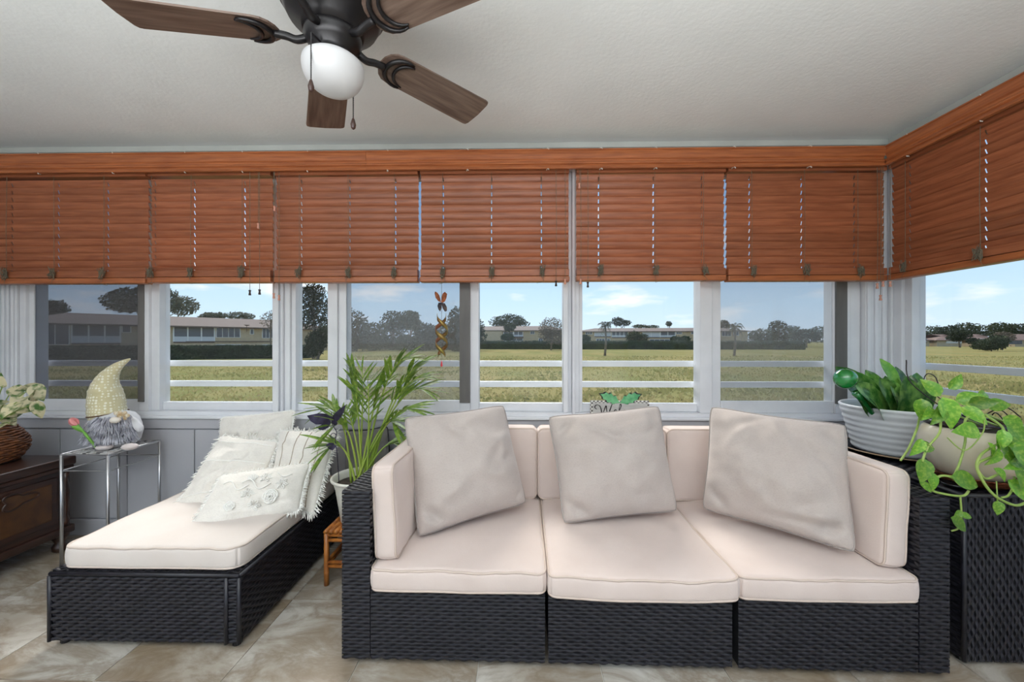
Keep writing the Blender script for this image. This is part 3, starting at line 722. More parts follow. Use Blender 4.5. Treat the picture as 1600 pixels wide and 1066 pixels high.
pillow('white_pillow', 'white pillow with two long seam ridges and fringe at the left of the lounger', at(346, 680, 2.24), at(436, 690, 2.21), Vector((-1.33, 1.99, ZM-.005)), at(268, 800, 1.93), .13, M_cotton, M_cotton_thread, 33, piping=False, fringe=.026, group=g, wr=.012, extras=hstripes([.78, .15, -.72]), folds=[(-.4, -.1, .6, .4, -.016), (-.2, -.5, .9, .4, .014)])
pillow('white_pillow', 'white fringed pillow with tan stitched stripes at the right edge of the lounger', at(437, 672, 2.27), at(529, 672, 2.25), at(490, 806, 1.96), Vector((-1.30, 2.02, ZM-.005)), .12, M_cotton, M_cotton_thread, 35, piping=False, fringe=.030, group=g, wr=.006, extras=stripes([-.62, -.18, .18, .66]))
pillow('white_pillow', 'white lumbar pillow with raised flower applique at the front of the lounger', at(345, 742, 1.90), at(487, 722, 2.03), at(468, 800, 1.895), at(290, 832, 1.715), .115, M_cotton, M_cotton_thread, 37, piping=False, fringe=.020, group=g, wr=.010, extras=applique([(.38, -.35, .034, 0), (-.38, -.45, .022, 0), (.0, .2, .04, 2), (.45, .5, .03, 2), (-.1, -.1, .03, 1), (.15, .45, .028, 1), (-.45, .3, .035, 2), (.1, -.55, .03, 1), (.55, .1, .026, 1), (-.15, .55, .02, 0)]))
pillow('grey_cushion', 'dark grey cushion standing on end between the lounger and the palm', at(541, 672, 2.38), at(606, 664, 2.38), Vector((-.70, 2.28, .04)), Vector((-1.03, 2.28, .04)), .15, M_grey_cloth, M_black, 41, wr=.012)
# ------------------------------------------------------------------ ceiling fan
HX, HY, ZBL = -.600, 1.268, 2.20
root = thing('ceiling_fan', 'black ceiling fan with five dark walnut blades and a white globe', 'ceiling fan', (HX, HY, ZC))
c = (HX, HY, 0)
MB().lathe([(.02, ZC), (.075, ZC), (.078, ZC-.02), (.06, ZC-.05), (.03, ZC-.06)], c, 32).build('canopy', M_black, root, smooth=True)
MB().lathe([(.03, ZC-.055), (.10, ZC-.075), (.145, ZC-.11), (.15, ZC-.16), (.135, ZC-.19), (.095, ZC-.215), (.09, ZC-.235)], c, 40).build('motor_housing', M_black, root, smooth=True)
MB().lathe([(.155, ZC-.125), (.160, ZC-.13), (.160, ZC-.145), (.155, ZC-.15)], c, 40).build('housing_ring', M_black, root, smooth=True)
MB().lathe([(.085, ZBL+.012), (.088, ZBL-.01), (.075, ZBL-.035), (.058, ZBL-.05), (.056, ZBL-.062), (.066, ZBL-.068), (.066, ZBL-.075)], c, 32).build('switch_housing', M_black, root, smooth=True)
prof = []
for k in range(15):
    a = k/14*pi*.5; prof.append((.094*cos(a)**.75 if k < 14 else .002, ZBL-.098-.082*sin(a)))
prof = [(.066, ZBL-.070), (.080, ZBL-.078), (.092, ZBL-.088)]+prof
MB().lathe(prof, c, 40).build('light_globe', M_globe, root, smooth=True)
def blade_outline():
    L0, L1 = .160, .606; pts = []
    for k in range(9):
        a = pi/2+pi*k/8; pts.append((L0+.055+.055*cos(a), .068*sin(a)))
    pts += [(L1-.018, -.080), (L1-.006, -.077), (L1, -.064), (L1+.004, 0), (L1, .064), (L1-.006, .077), (L1-.018, .080)]
    return pts
bl = MB().prism(blade_outline(), .006).mesh('blade', M_blade)
iron = MB()
iron.tube(spline([(.08, 0, -.012), (.11, 0, -.022), (.14, 0, -.014), (.175, 0, -.010)], 4), [.012]*12+[.012], 8)
def arc(cx, r, a0, a1, r0, z):
    return [(cx+r*cos(a0+(a1-a0)*k/14), r*sin(a0+(a1-a0)*k/14), z) for k in range(15)]
iron2 = MB().tube(arc(.245, .062, pi*.42, pi*1.58, 0, -.009), [.004+.005*sin(pi*k/14) for k in range(15)], 6)
iron3 = MB().tube(arc(.268, .052, pi*.50, pi*1.5, 0, -.009), [.003+.004*sin(pi*k/14) for k in range(15)], 6)
im, im2, im3 = iron.mesh('arm', M_black, True), iron2.mesh('crescent', M_black, True), iron3.mesh('crescent', M_black, True)
scr = MB().ball((0, 0, 0), (.006, .006, .003), 8, 5).mesh('screw', M_steel, True)
for k, a in enumerate((46.5, 118.5, 190.5, 262.5, 334.5)):
    M = Matrix.Translation((HX, HY, ZBL)) @ Matrix.Rotation(radians(a), 4, 'Z')
    Mp = M @ Matrix.Rotation(radians(-11), 4, 'X')
    bo = inst(bl, 'blade', Mp, root)
    ir = inst(im, 'blade_iron', M, root)
    for q in (im2, im3):
        o = bpy.data.objects.new('crescent', q); COL.objects.link(o); o.parent = ir; o.matrix_basis = Matrix.Rotation(radians(-11), 4, 'X')
for (px, py0, py1, nm) in ((486, 62, 130, 0), (552, 130, 190, 1)):
    p1 = at(px, py1, HY-.09 if nm == 0 else HY+.055); p0 = Vector((p1.x, p1.y, ZBL-.055))
    mb = MB(); n = 26
    mb.tube([p0+(p1-p0)*k/60 for k in range(61)], [.0012+.0013*(k % 2) for k in range(61)], 6)
    ch = mb.build('pull_chain', M_black, root)
    if (Vector((HX, HY, 0))-Vector((p0.x, p0.y, 0))).length > .05:
        MB().tube([(HX+(p0.x-HX)*.5, HY+(p0.y-HY)*.5, p0.z), p0], .003, 6).build('chain_arm', M_black, ch)
    MB().lathe([(.001, p1.z+.014), (.005, p1.z+.006), (.009, p1.z-.010), (.007, p1.z-.022), (.002, p1.z-.027)], (p1.x, p1.y, 0), 12).build('pull_fob', mat('dark_fob', (.045, .02, .015), .35), ch, smooth=True)

# ------------------------------------------------------------------ hanging spinner
c0 = at(690, 480, 2.335); YW = c0.y
def W_(px, py): return at(px, py, YW)
root = thing('wind_spinner', 'hanging metal spinner with an orange butterfly and a twisted ribbon', 'wind spinner', W_(690, 575))
MB().tube([W_(690, 430), W_(690, 570)], .0012, 5).build('string', M_cord, root)
m_wo = mat('copper_wing', (.62, .22, .10), .35, (.25, .08, .04), 60, metal=.5)
m_wb = mat('dark_wing', (.05, .05, .07), .35, (.16, .12, .10), 60, metal=.6)
m_rib = mat('olive_copper', (.30, .25, .06), .3, (.38, .16, .09), 9, metal=.75)
def flat(name, pts, th, mt, par, yoff=0, tw=0):
    n = len(pts); q = [W_(*p) for p in pts]; cx = sum((p for p in q), Vector())/n; f = []
    for p in q: f.append(p+Vector((0, yoff+tw*(p.x-cx.x), 0)))
    mb = MB().add([p+Vector((0, d, 0)) for d in (-th/2, th/2) for p in f], [tuple(range(n)), tuple(reversed(range(n, 2*n)))]+[(i, n+i, n+(i+1) % n, (i+1) % n) for i in range(n)])
    return mb.build(name, mt, par)
flat('upper_wing', [(690, 473), (685, 471), (680, 465), (678, 458), (679, 455), (683, 457), (687, 462), (689, 468)], .002, m_wo, root, 0, -.8)
flat('upper_wing', [(690, 473), (690.5, 465), (692, 459), (695, 456), (698, 459), (697, 466), (695, 471), (693, 473)], .002, m_wo, root, 0, .8)
flat('lower_wing', [(690, 473), (685, 473), (683, 478), (685, 484), (688, 487), (690, 482)], .002, m_wb, root, 0, -.6)
flat('lower_wing', [(690, 473), (695, 474), (698, 480), (698, 486), (695, 487), (692, 482)], .002, m_wb, root, 0, .6)
MB().tube([W_(690, 466), W_(690, 472), W_(690, 478)], [.001, .003, .001], 6).build('butterfly_body', m_wb, root)
for ph in (0, pi):
    zt_, zb_ = W_(690, 493).z, W_(690, 557).z
    def hel(u, v, ph=ph):
        a = ph+u*2*pi*1.45; r = .026+.012*sin(pi*u)
        cc = W_(690, 493+u*62); return Vector((cc.x+r*cos(a)*(1 if True else 0), cc.y+r*sin(a), cc.z+(v-.5)*.028))
    MB().grid(hel, 60, 1).build('twisted_ribbon', m_rib, root, smooth=True).modifiers.new('s', 'SOLIDIFY').thickness = .0012
p = W_(690, 570); MB().lathe([(.001, .025), (.005, .008), (.0065, -.006), (.001, -.014)], p, 10).build('glass_drop', mat('red_glass', (.75, .06, .08), .1), root, smooth=True)

# ------------------------------------------------------------------ welcome sign on the sill
A, Bq = at(922, 626, 2.435), at(1014, 627, 2.435); wS = Bq.x-A.x; zt = A.z; zb = ZS+.019
root = thing('welcome_sign', 'small wooden sign lettered Welcome with green leaves, on the window sill', 'sign', ((A.x+Bq.x)/2, 2.435, zb))
m_sign = mat('weathered_board', (.62, .61, .58), .8, (.45, .44, .42), 8, (1, 1, 6))
m_ging = bpy.data.materials.new('gingham'); m_ging.use_nodes = True
N = m_ging.node_tree.nodes; ck = N.new('ShaderNodeTexChecker'); ck.inputs['Scale'].default_value = 85; ck.inputs[1].default_value = (.72, .71, .66, 1); ck.inputs[2].default_value = (.13, .12, .11, 1)
tcn = N.new('ShaderNodeTexCoord'); m_ging.node_tree.links.new(tcn.outputs['Object'], ck.inputs[0]); m_ging.node_tree.links.new(ck.outputs[0], N['Principled BSDF'].inputs['Base Color'])
MB().bx(A.x, Bq.x, 2.430, 2.440, zb, zt).build('board', m_ging, root)
MB().bx(A.x+.016, Bq.x-.016, 2.426, 2.4305, zb+.014, zt-.014).build('face', m_sign, root)
m_let = mat('black_lettering', (.015, .013, .012), .7)
# cursive strokes of the word, in letter heights, drawn with a flat pen
pen = [[(-.35, .62), (-.55, .78), (-.45, 1.0), (-.15, 1.0), (.05, .7), (.18, .02), (.30, .35), (.55, .95), (.62, .5), (.70, .02), (.95, .6), (1.15, 1.1), (1.35, 1.12)],
       [(1.25, .28), (1.48, .36), (1.58, .5), (1.46, .58), (1.32, .4), (1.32, .14), (1.48, .02), (1.66, .14)],
       [(1.66, .14), (1.86, .5), (2.02, .95), (1.96, 1.1), (1.86, .9), (1.82, .2), (1.92, .02), (2.06, .14)],
       [(2.46, .46), (2.36, .56), (2.22, .44), (2.18, .2), (2.30, .02), (2.50, .14)],
       [(2.80, .54), (2.64, .46), (2.60, .2), (2.74, .02), (2.92, .16), (2.94, .42), (2.80, .54), (2.98, .50), (3.1, .52)],
       [(3.14, .52), (3.16, .02), (3.20, .36), (3.36, .54), (3.42, .4), (3.42, .02), (3.46, .36), (3.62, .54), (3.70, .4), (3.70, .06), (3.80, .06)],
       [(3.84, .28), (4.04, .36), (4.12, .5), (4.02, .58), (3.90, .4), (3.90, .14), (4.04, .02), (4.24, .2)]]
lh = .062; lx = (A.x+Bq.x)/2-lh*1.90; lz = zt-.092
for k, st in enumerate(pen):
    q = spline([(lx+u*lh, 2.4255, lz+v*lh*1.05) for u, v in st], 5)
    MB().tube(q, [.0016+.0017*abs(sin(i*.22+k)) for i in range(len(q))], 6).build('letter', m_let, root, smooth=True)
m_sl = mat('painted_leaf', (.07, .33, .13), .5, (.20, .55, .26), 25)
m_sl2 = mat('painted_leaf_edge', (.012, .012, .014), .5)
for sg, cx in ((-1, 962), (1, 976)):
    b0 = at(968.5, 630, 2.424); tip = at(938 if sg < 0 else 1001, 616 if sg < 0 else 617, 2.424)
    d = tip-b0; n = Vector((-d.z, 0, d.x)).normalized()*(1 if sg > 0 else -1)
    outl = [(0, 0), (.18, .22), (.3, .42), (.38, .30), (.55, .46), (.62, .30), (.78, .34), (.84, .16), (1, 0)]
    outl = outl+[(a, -b*.85) for a, b in reversed(outl[1:-1])]
    for s_, yy, mt, nm in ((1.0, 0, m_sl, 'leaf'), (1.09, .003, m_sl2, 'leaf_backing')):
        pts = [b0+d*a*s_+n*(b*d.length*.55*s_)+Vector((0, yy, 0)) for a, b in outl]; k = len(pts)
        MB().add([p+Vector((0, q, 0)) for q in (-.001, .001) for p in pts], [tuple(range(k)), tuple(reversed(range(k, 2*k)))]+[(i, k+i, k+(i+1) % k, (i+1) % k) for i in range(k)]).build(nm, mt, root)

# ------------------------------------------------------------------ metal stand with the gnome
X0, X1, Y0, Y1, ZTb = -2.468, -2.212, 2.09, 2.395, .61
root = thing('metal_stand', 'slim silver metal plant stand with a mosaic top beside the lounger', 'plant stand', (X0, Y0, 0))
for x in (X0, X1):
    for y in (Y0, Y1): MB().tube([(x, y, 0), (x, y, ZTb-.006)], .0075, 10).build('leg', M_steel, root, smooth=True)
MB().tube([(X0, Y0, ZTb-.09), (X1, Y0, ZTb-.09)], .0035, 8).build('rung', M_steel, root)
MB().tube([(X0, Y1, ZTb-.09), (X1, Y1, ZTb-.09)], .0035, 8).build('rung', M_steel, root)
MB().tube([(X0, Y0, ZTb-.09), (X0, Y1, ZTb-.09)], .0035, 8).build('rung', M_steel, root)
MB().tube([(X1, Y0, ZTb-.09), (X1, Y1, ZTb-.09)], .0035, 8).build('rung', M_steel, root)
MB().tube([(X0, Y0, ZTb-.003), (X1, Y0, ZTb-.003), (X1, Y1, ZTb-.003), (X0, Y1, ZTb-.003)], .0065, 8, closed=True).build('top_frame', M_steel, root)
m_mo = [mat('mosaic_white', (.62, .61, .60), .35), mat('mosaic_grey', (.16, .15, .15), .4), mat('mosaic_pearl', (.50, .47, .45), .3)]
mo = MB(); rng = random.Random(3); mo.bx(X0+.004, X1-.004, Y0+.004, Y1-.004, ZTb-.007, ZTb-.001, 1)
nx, ny = 13, 15
for i in range(nx):
    for j in range(ny):
        x = X0+.008+(X1-X0-.016)*(i+.5)/nx; y = Y0+.008+(Y1-Y0-.016)*(j+.5)/ny
        mo.box((x, y, ZTb), (.0165, .0165 if rng.random() < .7 else .010, .003+rng.random()*.001), Matrix.Rotation(.5*(1 if (i+j) % 2 else -1), 3, 'Z'), rng.choice((0, 0, 0, 2, 1)))
mo.build('mosaic_top', m_mo, root)['kind'] = 'stuff'
# gnome
GY = 2.265; G = lambda px, py, dy=0: at(px, py, GY+dy)
gc = G(184, 693); gc.z = ZTb+.003
root = thing('plush_gnome', 'plush gnome with a bent yellow dotted hat and grey beard on the metal stand', 'gnome', gc)
m_plush = mat('grey_plush', (.66, .66, .68), .95, (.58, .58, .60), 20, bump=.3, bsc=200, sheen=.5)
m_pink = mat('pink_plush', (.68, .60, .58), .95, (.62, .54, .52), 20, sheen=.5)
m_hat = mat('dotted_hat', (.62, .56, .34), .9, (.56, .50, .29), 12, sheen=.3)
nt = m_hat.node_tree; N = nt.nodes; L = nt.links; vo = N.new('ShaderNodeTexVoronoi'); vo.inputs['Scale'].default_value = 60; vo.inputs['Randomness'].default_value = .25
t2 = N.new('ShaderNodeTexCoord'); L.new(t2.outputs['Object'], vo.inputs['Vector']); r3 = N.new('ShaderNodeValToRGB'); r3.color_ramp.elements[0].position = .34; r3.color_ramp.elements[1].position = .38
r3.color_ramp.elements[0].color = (1, 1, 1, 1); r3.color_ramp.elements[1].color = (0, 0, 0, 1); L.new(vo.outputs['Distance'], r3.inputs[0])
mm = N.new('ShaderNodeMix'); mm.data_type = 'RGBA'; L.new(r3.outputs[0], mm.inputs[0]); L.new(N['Principled BSDF'].inputs['Base Color'].links[0].from_socket, mm.inputs[6]); mm.inputs[7].default_value = (.80, .78, .64, 1); L.new(mm.outputs[2], N['Principled BSDF'].inputs['Base Color'])
m_beard = mat('grey_fur', (.16, .16, .20), .9, (.52, .52, .58), 26, sheen=.4)
zb = gc.z
MB().lathe([(.02, 0), (.078, .004), (.102, .03), (.111, .075), (.107, .12), (.095, .16), (.078, .185), (.04, .20)], gc, 32, fn=lambda a, r, z: r*(1+.02*sin(5*a))).build('body', m_plush, root, smooth=True)
path = [G(171, 655), G(168, 645), G(166.5, 628), G(165, 610), G(167, 596), G(174, 583), G(186, 571), G(203, 561)]
rad = [.080, .086, .084, .074, .056, .038, .022, .004]
pp = spline(path, 5); rr_ = []
for i in range(len(pp)):
    t = i/5; k = min(int(t), 6); rr_.append(rad[k]+(rad[k+1]-rad[k])*(t-k))
MB().tube(pp, [r*(1+.02*sin(i*2.2)) for i, r in enumerate(rr_)], 28).build('hat', m_hat, root, smooth=True)
bp = G(169, 646); MB().tube([Vector((bp.x+.088*cos(a)*1.0, bp.y+.088*sin(a), bp.z+.012*cos(a-.4))) for a in [2*pi*k/32 for k in range(32)]], .003, 6, closed=True).build('hat_cord', mat('brown_cord', (.12, .055, .02), .7), root, smooth=True)
fb = G(187, 648, -.085)
m_bow = mat('cream_flower', (.76, .70, .56), .8, (.42, .26, .10), 40)
for k, (dx, dz, r) in enumerate(((0, 0, .017), (.026, .004, .014), (.042, -.006, .012), (-.02, .006, .012), (.03, -.018, .010))):
    MB().ball(fb+Vector((dx, .02*abs(dx)*20*.03, dz)), (r, r*.6, r*1.3), 10, 7, Matrix.Rotation(k*.7, 3, 'Y')).build('hat_flower', m_bow, root, smooth=True)
MB().ball(G(180, 656.5, -.10), (.026, .022, .018), 16, 10).build('nose', mat('nose_cloth', (.80, .74, .66), .8), root, smooth=True)
# beard: many tapering locks over a core
fbm = MB(); rng = random.Random(9)
cB = gc+Vector((0, 0, .105))
for k in range(900):
    a = rng.uniform(-pi*.95, -pi*.05); h = rng.uniform(0, 1)
    r0 = .072+.030*(1-h*.4)
    p0 = Vector((gc.x+r0*cos(a), gc.y+r0*sin(a), gc.z+.055+.125*h))
    out_ = Vector((cos(a), sin(a), 0)); l = rng.uniform(.05, .085)*(0.6 if h < .25 else 1)
    d = (Vector((cos(a)*.55+rng.uniform(-.25, .25), sin(a)*.5, -1))).normalized()
    p1 = p0+out_*.014+d*l*.5; p2 = p0+out_*.012+d*l+Vector((rng.uniform(-.01, .01), 0, 0)); p2.z = max(p2.z, gc.z+.03)
    fbm.tube([p0, p1, p2], [.0035, .0042, .0008], 4, cap=False)
fbm.build('beard', m_beard, root, smooth=True)['kind'] = 'stuff'
for (pts, rs) in (([G(201, 652, .0), G(210, 659, -.02), G(217, 668, -.03), G(220, 674, -.03)], [.014, .019, .021, .012]), ([G(147, 662, -.02), G(140, 672, -.06), G(142, 684, -.09), G(147, 690, -.1)], [.022, .030, .027, .014])):
    MB().tube(spline(pts, 4), [rs[min(int(i/4), 2)]+(rs[min(int(i/4)+1, 3)]-rs[min(int(i/4), 2)])*(i/4-min(int(i/4), 2)) for i in range(13)], 14).build('arm', m_plush, root, smooth=True)
for px, dy in ((163, -.105), (203, -.095)):
    p = G(px, 694, dy); MB().ball((p.x, p.y, gc.z+.018), (.040, .030, .018), 18, 10, Matrix.Rotation(.25, 3, 'Z')).build('foot', m_pink, root, smooth=True)
# tulip
root = thing('tulip', 'pink artificial tulip on a green stem leaning on the gnome', 'flower', G(147, 696, -.10))
m_stem = mat('tulip_green', (.13, .36, .05), .5, (.25, .48, .10), 9)
b0 = G(150, 699, -.12); b0.z = max(b0.z, ZTb+.007)
MB().tube(spline([b0, G(137, 683, -.155), G(129, 673, -.155), G(121, 664, -.155)], 5), [.007]*8+[.0055]*8, 8).build('stem', m_stem, root, smooth=True)
def strip_leaf(p0, p1, p2, w, n=10, up=Vector((0, -1, 0))):
    q = bez(p0, p1, p2, n); mb = MB(); vs = []
    for i, p in enumerate(q):
        t = i/n; d = (q[min(i+1, n)]-q[max(i-1, 0)]).normalized(); s = d.cross(up).normalized(); ww = w*sin(pi*min(1, t*.9+.08))**.8
        vs += [p-s*ww, p+up*ww*-.35, p+s*ww]
    return mb.add(vs, [(3*i+k, 3*i+k+1, 3*i+4+k, 3*i+3+k) for i in range(n) for k in (0, 1)])
strip_leaf(G(131, 676, -.16), G(121, 668, -.17), G(111, 667, -.17), .012).build('leaf', m_stem, root, smooth=True).modifiers.new('s', 'SOLIDIFY').thickness = .001
m_tul = mat('tulip_pink', (.82, .28, .28), .6, (.85, .46, .43), 14, trans=.2)
hc = G(121, 665, -.155); dirv = (G(111, 655, -.155)-hc).normalized()
for k in range(6):
    a = k*pi/3; Mx = frame(dirv, Vector((0, -1, 0)), hc) @ Matrix.Rotation(a, 4, 'Y')
    def pet(u, v):
        w = .016*sin(pi*min(1, v*.86+.1))**.7; b = .014*sin(pi*min(v*.8+.05, 1)); x = (u*2-1)*w
        return Mx @ Vector((x, v*.052, b+.002-x*x*14))
    MB().grid(pet, 4, 8).build('petal', m_tul, root, smooth=True)

# ------------------------------------------------------------------ dark chest with a basket of leaves
CX0, CX1, CY0, CY1, CZt = -3.12, -2.62, 1.30, 2.30, .545
m_chest = mat('dark_mahogany', (.022, .009, .006), .35, (.048, .018, .010), 5, (8, 1, 8), coat=.25, detail=6)
m_inlay = mat('inlaid_panel', (.10, .040, .010), .4, (.05, .018, .006), 14, coat=.2)
root = thing('wooden_chest', 'dark carved mahogany chest with panelled front at the left edge', 'chest', (CX1, CY1, 0))
MB().bx(CX0, CX1-.02, CY0, CY1-.02, .11, CZt-.05).build('body', m_chest, root, bevel=.004)
MB().bx(CX0-.01, CX1, CY0-.01, CY1, CZt-.05, CZt).build('lid', m_chest, root, bevel=.010)
MB().bx(CX0, CX1-.006, CY0, CY1-.008, CZt-.075, CZt-.05).build('moulding', m_chest, root, bevel=.006)
MB().bx(CX0, CX1-.004, CY0, CY1-.004, .10, .145).build('plinth', m_chest, root, bevel=.008)
for y0, y1 in ((CY0+.06, 1.74), (1.84, CY1-.09)):
    fr = MB(); fr.bx(CX1-.022, CX1-.010, y0, y1, .18, CZt-.10)
    p = fr.build('panel_frame', m_chest, root, bevel=.004)
    MB().bx(CX1-.012, CX1-.006, y0+.03, y1-.03, .21, CZt-.13).build('inlay', m_inlay, p, bevel=.003)
    cc = Vector((CX1-.004, (y0+y1)/2, CZt-.16))
    MB().tube([cc+Vector((0, .07*cos(a)*(1+.3*cos(3*a)), .035*sin(a)*(1+.3*cos(3*a)))) for a in [2*pi*k/40 for k in range(40)]], .005, 6, closed=True).build('carved_scroll', m_chest, p, smooth=True)
for x, y in ((CX0+.04, CY0+.04), (CX1-.045, CY0+.04), (CX0+.04, CY1-.05), (CX1-.045, CY1-.05)):
    MB().lathe([(.020, 0), (.034, .012), (.036, .035), (.022, .055), (.038, .085), (.042, .11)], (x, y, 0), 16).build('bun_foot', m_chest, root, smooth=True)
for y in (CY1-.05, 1.79, CY0+.03):
    MB().lathe([(.012, .15), (.017, .18), (.010, .21), (.016, .30), (.018, .36), (.010, .42), (.016, .46)], (CX1-.012, y, 0), 12).build('turned_pilaster', m_chest, root, smooth=True)
BC = Vector((-2.955, 2.14, CZt+.008))
m_bask = mat('brown_basket', (.22, .075, .022), .6, (.09, .03, .012), 40, bump=.5, bsc=60)
root = thing('foliage_basket', 'round brown woven basket of cream variegated leaves on the dark chest', 'plant', BC)
MB().lathe([(.115, -.008), (.125, -.004), (.125, 0)], BC, 24).build('base_plate', M_tassel_d, root)
bk = MB()
for k in range(15):
    z = .006+k*.0125; t = k/14; r = .10+.055*sin(pi*(t*.85+.12))
    bk.tube([BC+Vector(((r+.004*sin(a*14+k*pi))*cos(a), (r+.004*sin(a*14+k*pi))*sin(a), z+.003*sin(a*7+k))) for a in [2*pi*i/84 for i in range(84)]], .0072, 6, closed=True)
bk.build('basket_weave', m_bask, root, smooth=True)['kind'] = 'stuff'
MB().lathe([(.09, .004), (.14, .06), (.145, .10), (.11, .17)], BC, 24).build('basket_core', m_bask, root, smooth=True)
m_cal = mat('caladium_leaf', (.66, .60, .38), .45, (.06, .15, .025), 2.2, trans=.15, rnd=.2, lo=.46, hi=.60)
def heart_leaf(name, mt, l=1.0, w=.85, cup=.12, droop=.25, n=10, lobes=.18):
    mb = MB(); vs = []
    for i in range(n+1):
        t = i/n; y = -lobes*(1-t)+t if False else t
        ww = w*.5*(sin(pi*t**.62)**.9 if t < 1 else 0); ww = max(ww, .0)
        for s in (-1, -.5, 0, .5, 1):
            yy = t*l - lobes*l*abs(s)*(1-t)**3
            vs.append((s*ww*l, yy, (abs(s)**1.3)*cup*l*ww/w*2-droop*l*t*t))
    k = 5; mb.add(vs, [(i*k+j, i*k+j+1, (i+1)*k+j+1, (i+1)*k+j) for i in range(n) for j in range(4)])
    return mb.mesh(name, mt, True)
cl = heart_leaf('leaf', m_cal, 1, .8, .10, .25)
rng = random.Random(12)
spots = [(8, 628), (22, 606), (38, 622), (52, 615), (30, 645), (60, 630), (44, 640), (10, 650), (16, 662), (55, 604), (-10, 610), (-15, 640), (4, 603), (28, 632), (66, 607), (-30, 620)]
for k, (px, py) in enumerate(spots):
    p = at(px, py, 2.10+rng.uniform(-.12, .10)); b0 = BC+Vector((rng.uniform(-.05, .05), rng.uniform(-.05, .05), .15))
    d = Vector((rng.uniform(-.2, 1), rng.uniform(-.9, .2), rng.uniform(-.5, .25))).normalized()
    MB().tube(bez(b0, (b0+p)/2+Vector((0, 0, .05)), p, 6), .0025, 5).build('leaf_stalk', M_vine, root, smooth=True)
    s = rng.uniform(.07, .105)
    inst(cl, 'leaf', frame(d, Vector((.2, -.75, .7)), p) @ Matrix.Diagonal((s, s, s, 1)), root)
# ------------------------------------------------------------------ bamboo stool and palm
PC = Vector((-.840, 2.09, 0)); ST = .275
root = thing('bamboo_stool', 'small bamboo stool under the palm pot between lounger and sofa', 'stool', (PC.x, PC.y, 0))
q = .125
for sx_ in (-1, 1):
    for sy_ in (-1, 1):
        x, y = PC.x+sx_*q, PC.y+sy_*q
        MB().tube([(x, y, z) for z in (0, .06, .065, .07, .15, .155, .16, ST-.012)], [.0125, .0125, .0145, .0125, .0125, .0145, .0125, .0125], 10).build('leg', M_bamboo, root, smooth=True)
for z in (.095, .115, ST-.05, ST-.025):
    for a, b in (((-q, -q), (q, -q)), ((q, -q), (q, q)), ((q, q), (-q, q)), ((-q, q), (-q, -q))):
        MB().tube([(PC.x+a[0]+(b[0]-a[0])*t, PC.y+a[1]+(b[1]-a[1])*t, z) for t in (0, .3, .32, .34, .66, .68, .7, 1)], [.009, .009, .0105, .009, .009, .0105, .009, .009], 8).build('rail', M_bamboo, root, smooth=True)
for k in range(11):
    x = PC.x-q+2*q*k/10; MB().tube([(x, PC.y-q-.012, ST-.006), (x, PC.y+q+.012, ST-.006)], .0115, 8).build('top_cane', M_bamboo, root, smooth=True)
root = thing('potted_palm', 'feathery green palm in a cream pot on the bamboo stool', 'potted plant', (PC.x, PC.y, ST+.006))
zp = ST+.0065
MB().lathe([(.02, .004), (.098, 0), (.102, .006), (.128, .17), (.138, .205), (.142, .212), (.150, .214), (.152, .222), (.149, .228), (.141, .226), (.134, .215), (.128, .19)], (PC.x, PC.y, zp), 44, caps=False).build('pot', M_potcream, root, smooth=True)
MB().lathe([(.001, .188), (.06, .190), (.131, .186)], (PC.x, PC.y, zp), 32, fn=lambda a, r, z: r, caps=False).build('soil', M_soil, root, smooth=True)
zsoil = zp+.186
lm = MB(); n = 7; vs = []
for i in range(n+1):
    t = i/n; w = .055*sin(pi*min(1, t*.93+.06))**.7
    for s in (-1, 0, 1): vs.append((s*w, t, -.16*t*t+abs(s)*.012))
lm.add(vs, [(3*i+k, 3*i+k+1, 3*i+4+k, 3*i+3+k) for i in range(n) for k in (0, 1)]); leaflet = lm.mesh('leaflet', M_palm, True)
rng = random.Random(4)
fr = [(634, 562, 2.02, 600, 560), (652, 573, 2.05, 610, 600), (662, 590, 2.0, 615, 585), (666, 610, 2.06, 622, 588), (551, 585, 2.08, 560, 620), (566, 580, 2.16, 568, 640), (600, 578, 2.12, 585, 620), (641, 640, 1.98, 612, 628),
      (505, 642, 2.12, 540, 618), (520, 668, 2.0, 548, 640), (618, 665, 2.05, 600, 635), (510, 705, 1.98, 540, 672), (626, 700, 2.12, 604, 672), (537, 640, 2.2, 552, 640), (575, 600, 1.98, 578, 650)]
for k, (px, py, Y, cx_, cy_) in enumerate(fr):
    a = 2*pi*k/len(fr); r0 = .010+.018*(k % 3)
    b0 = Vector((PC.x-.005+r0*cos(a), PC.y+.0+r0*sin(a), zsoil)); tip = at(px, py, Y); cm = at(cx_, cy_, (Y+2.09)/2)
    pts = bez(b0, cm, tip, 18)
    root_f = MB().tube(pts, [.0055*(1-.8*i/18)+.0008 for i in range(19)], 6).build('frond', M_palm_stem, root, smooth=True)
    nl = 7
    for i in range(nl):
        t = .52+.46*i/(nl-1); j = min(17, int(t*18)); p = pts[j].lerp(pts[j+1], t*18-j); d = (pts[j+1]-pts[j]).normalized()
        sd_ = d.cross(Vector((0, 0, 1))); sd_ = sd_.normalized() if sd_.length > .05 else Vector((1, 0, 0))
        for s in (-1, 1):
            ln_ = rng.uniform(.13, .22)*(1-.35*abs(t-.72)/.28)
            dd = (d*rng.uniform(.7, 1.0)+sd_*s*rng.uniform(.45, .8)+Vector((0, 0, rng.uniform(-.1, .25)))).normalized()
            if i == nl-1 and s == 1: dd = d
            o = bpy.data.objects.new('leaflet', leaflet); COL.objects.link(o); o.parent = root_f
            wv = rng.uniform(.8, 1.3); o.matrix_basis = frame(dd, Vector((rng.uniform(-.3, .3), -.4, 1)), p) @ Matrix.Diagonal((ln_*wv, ln_, ln_, 1))
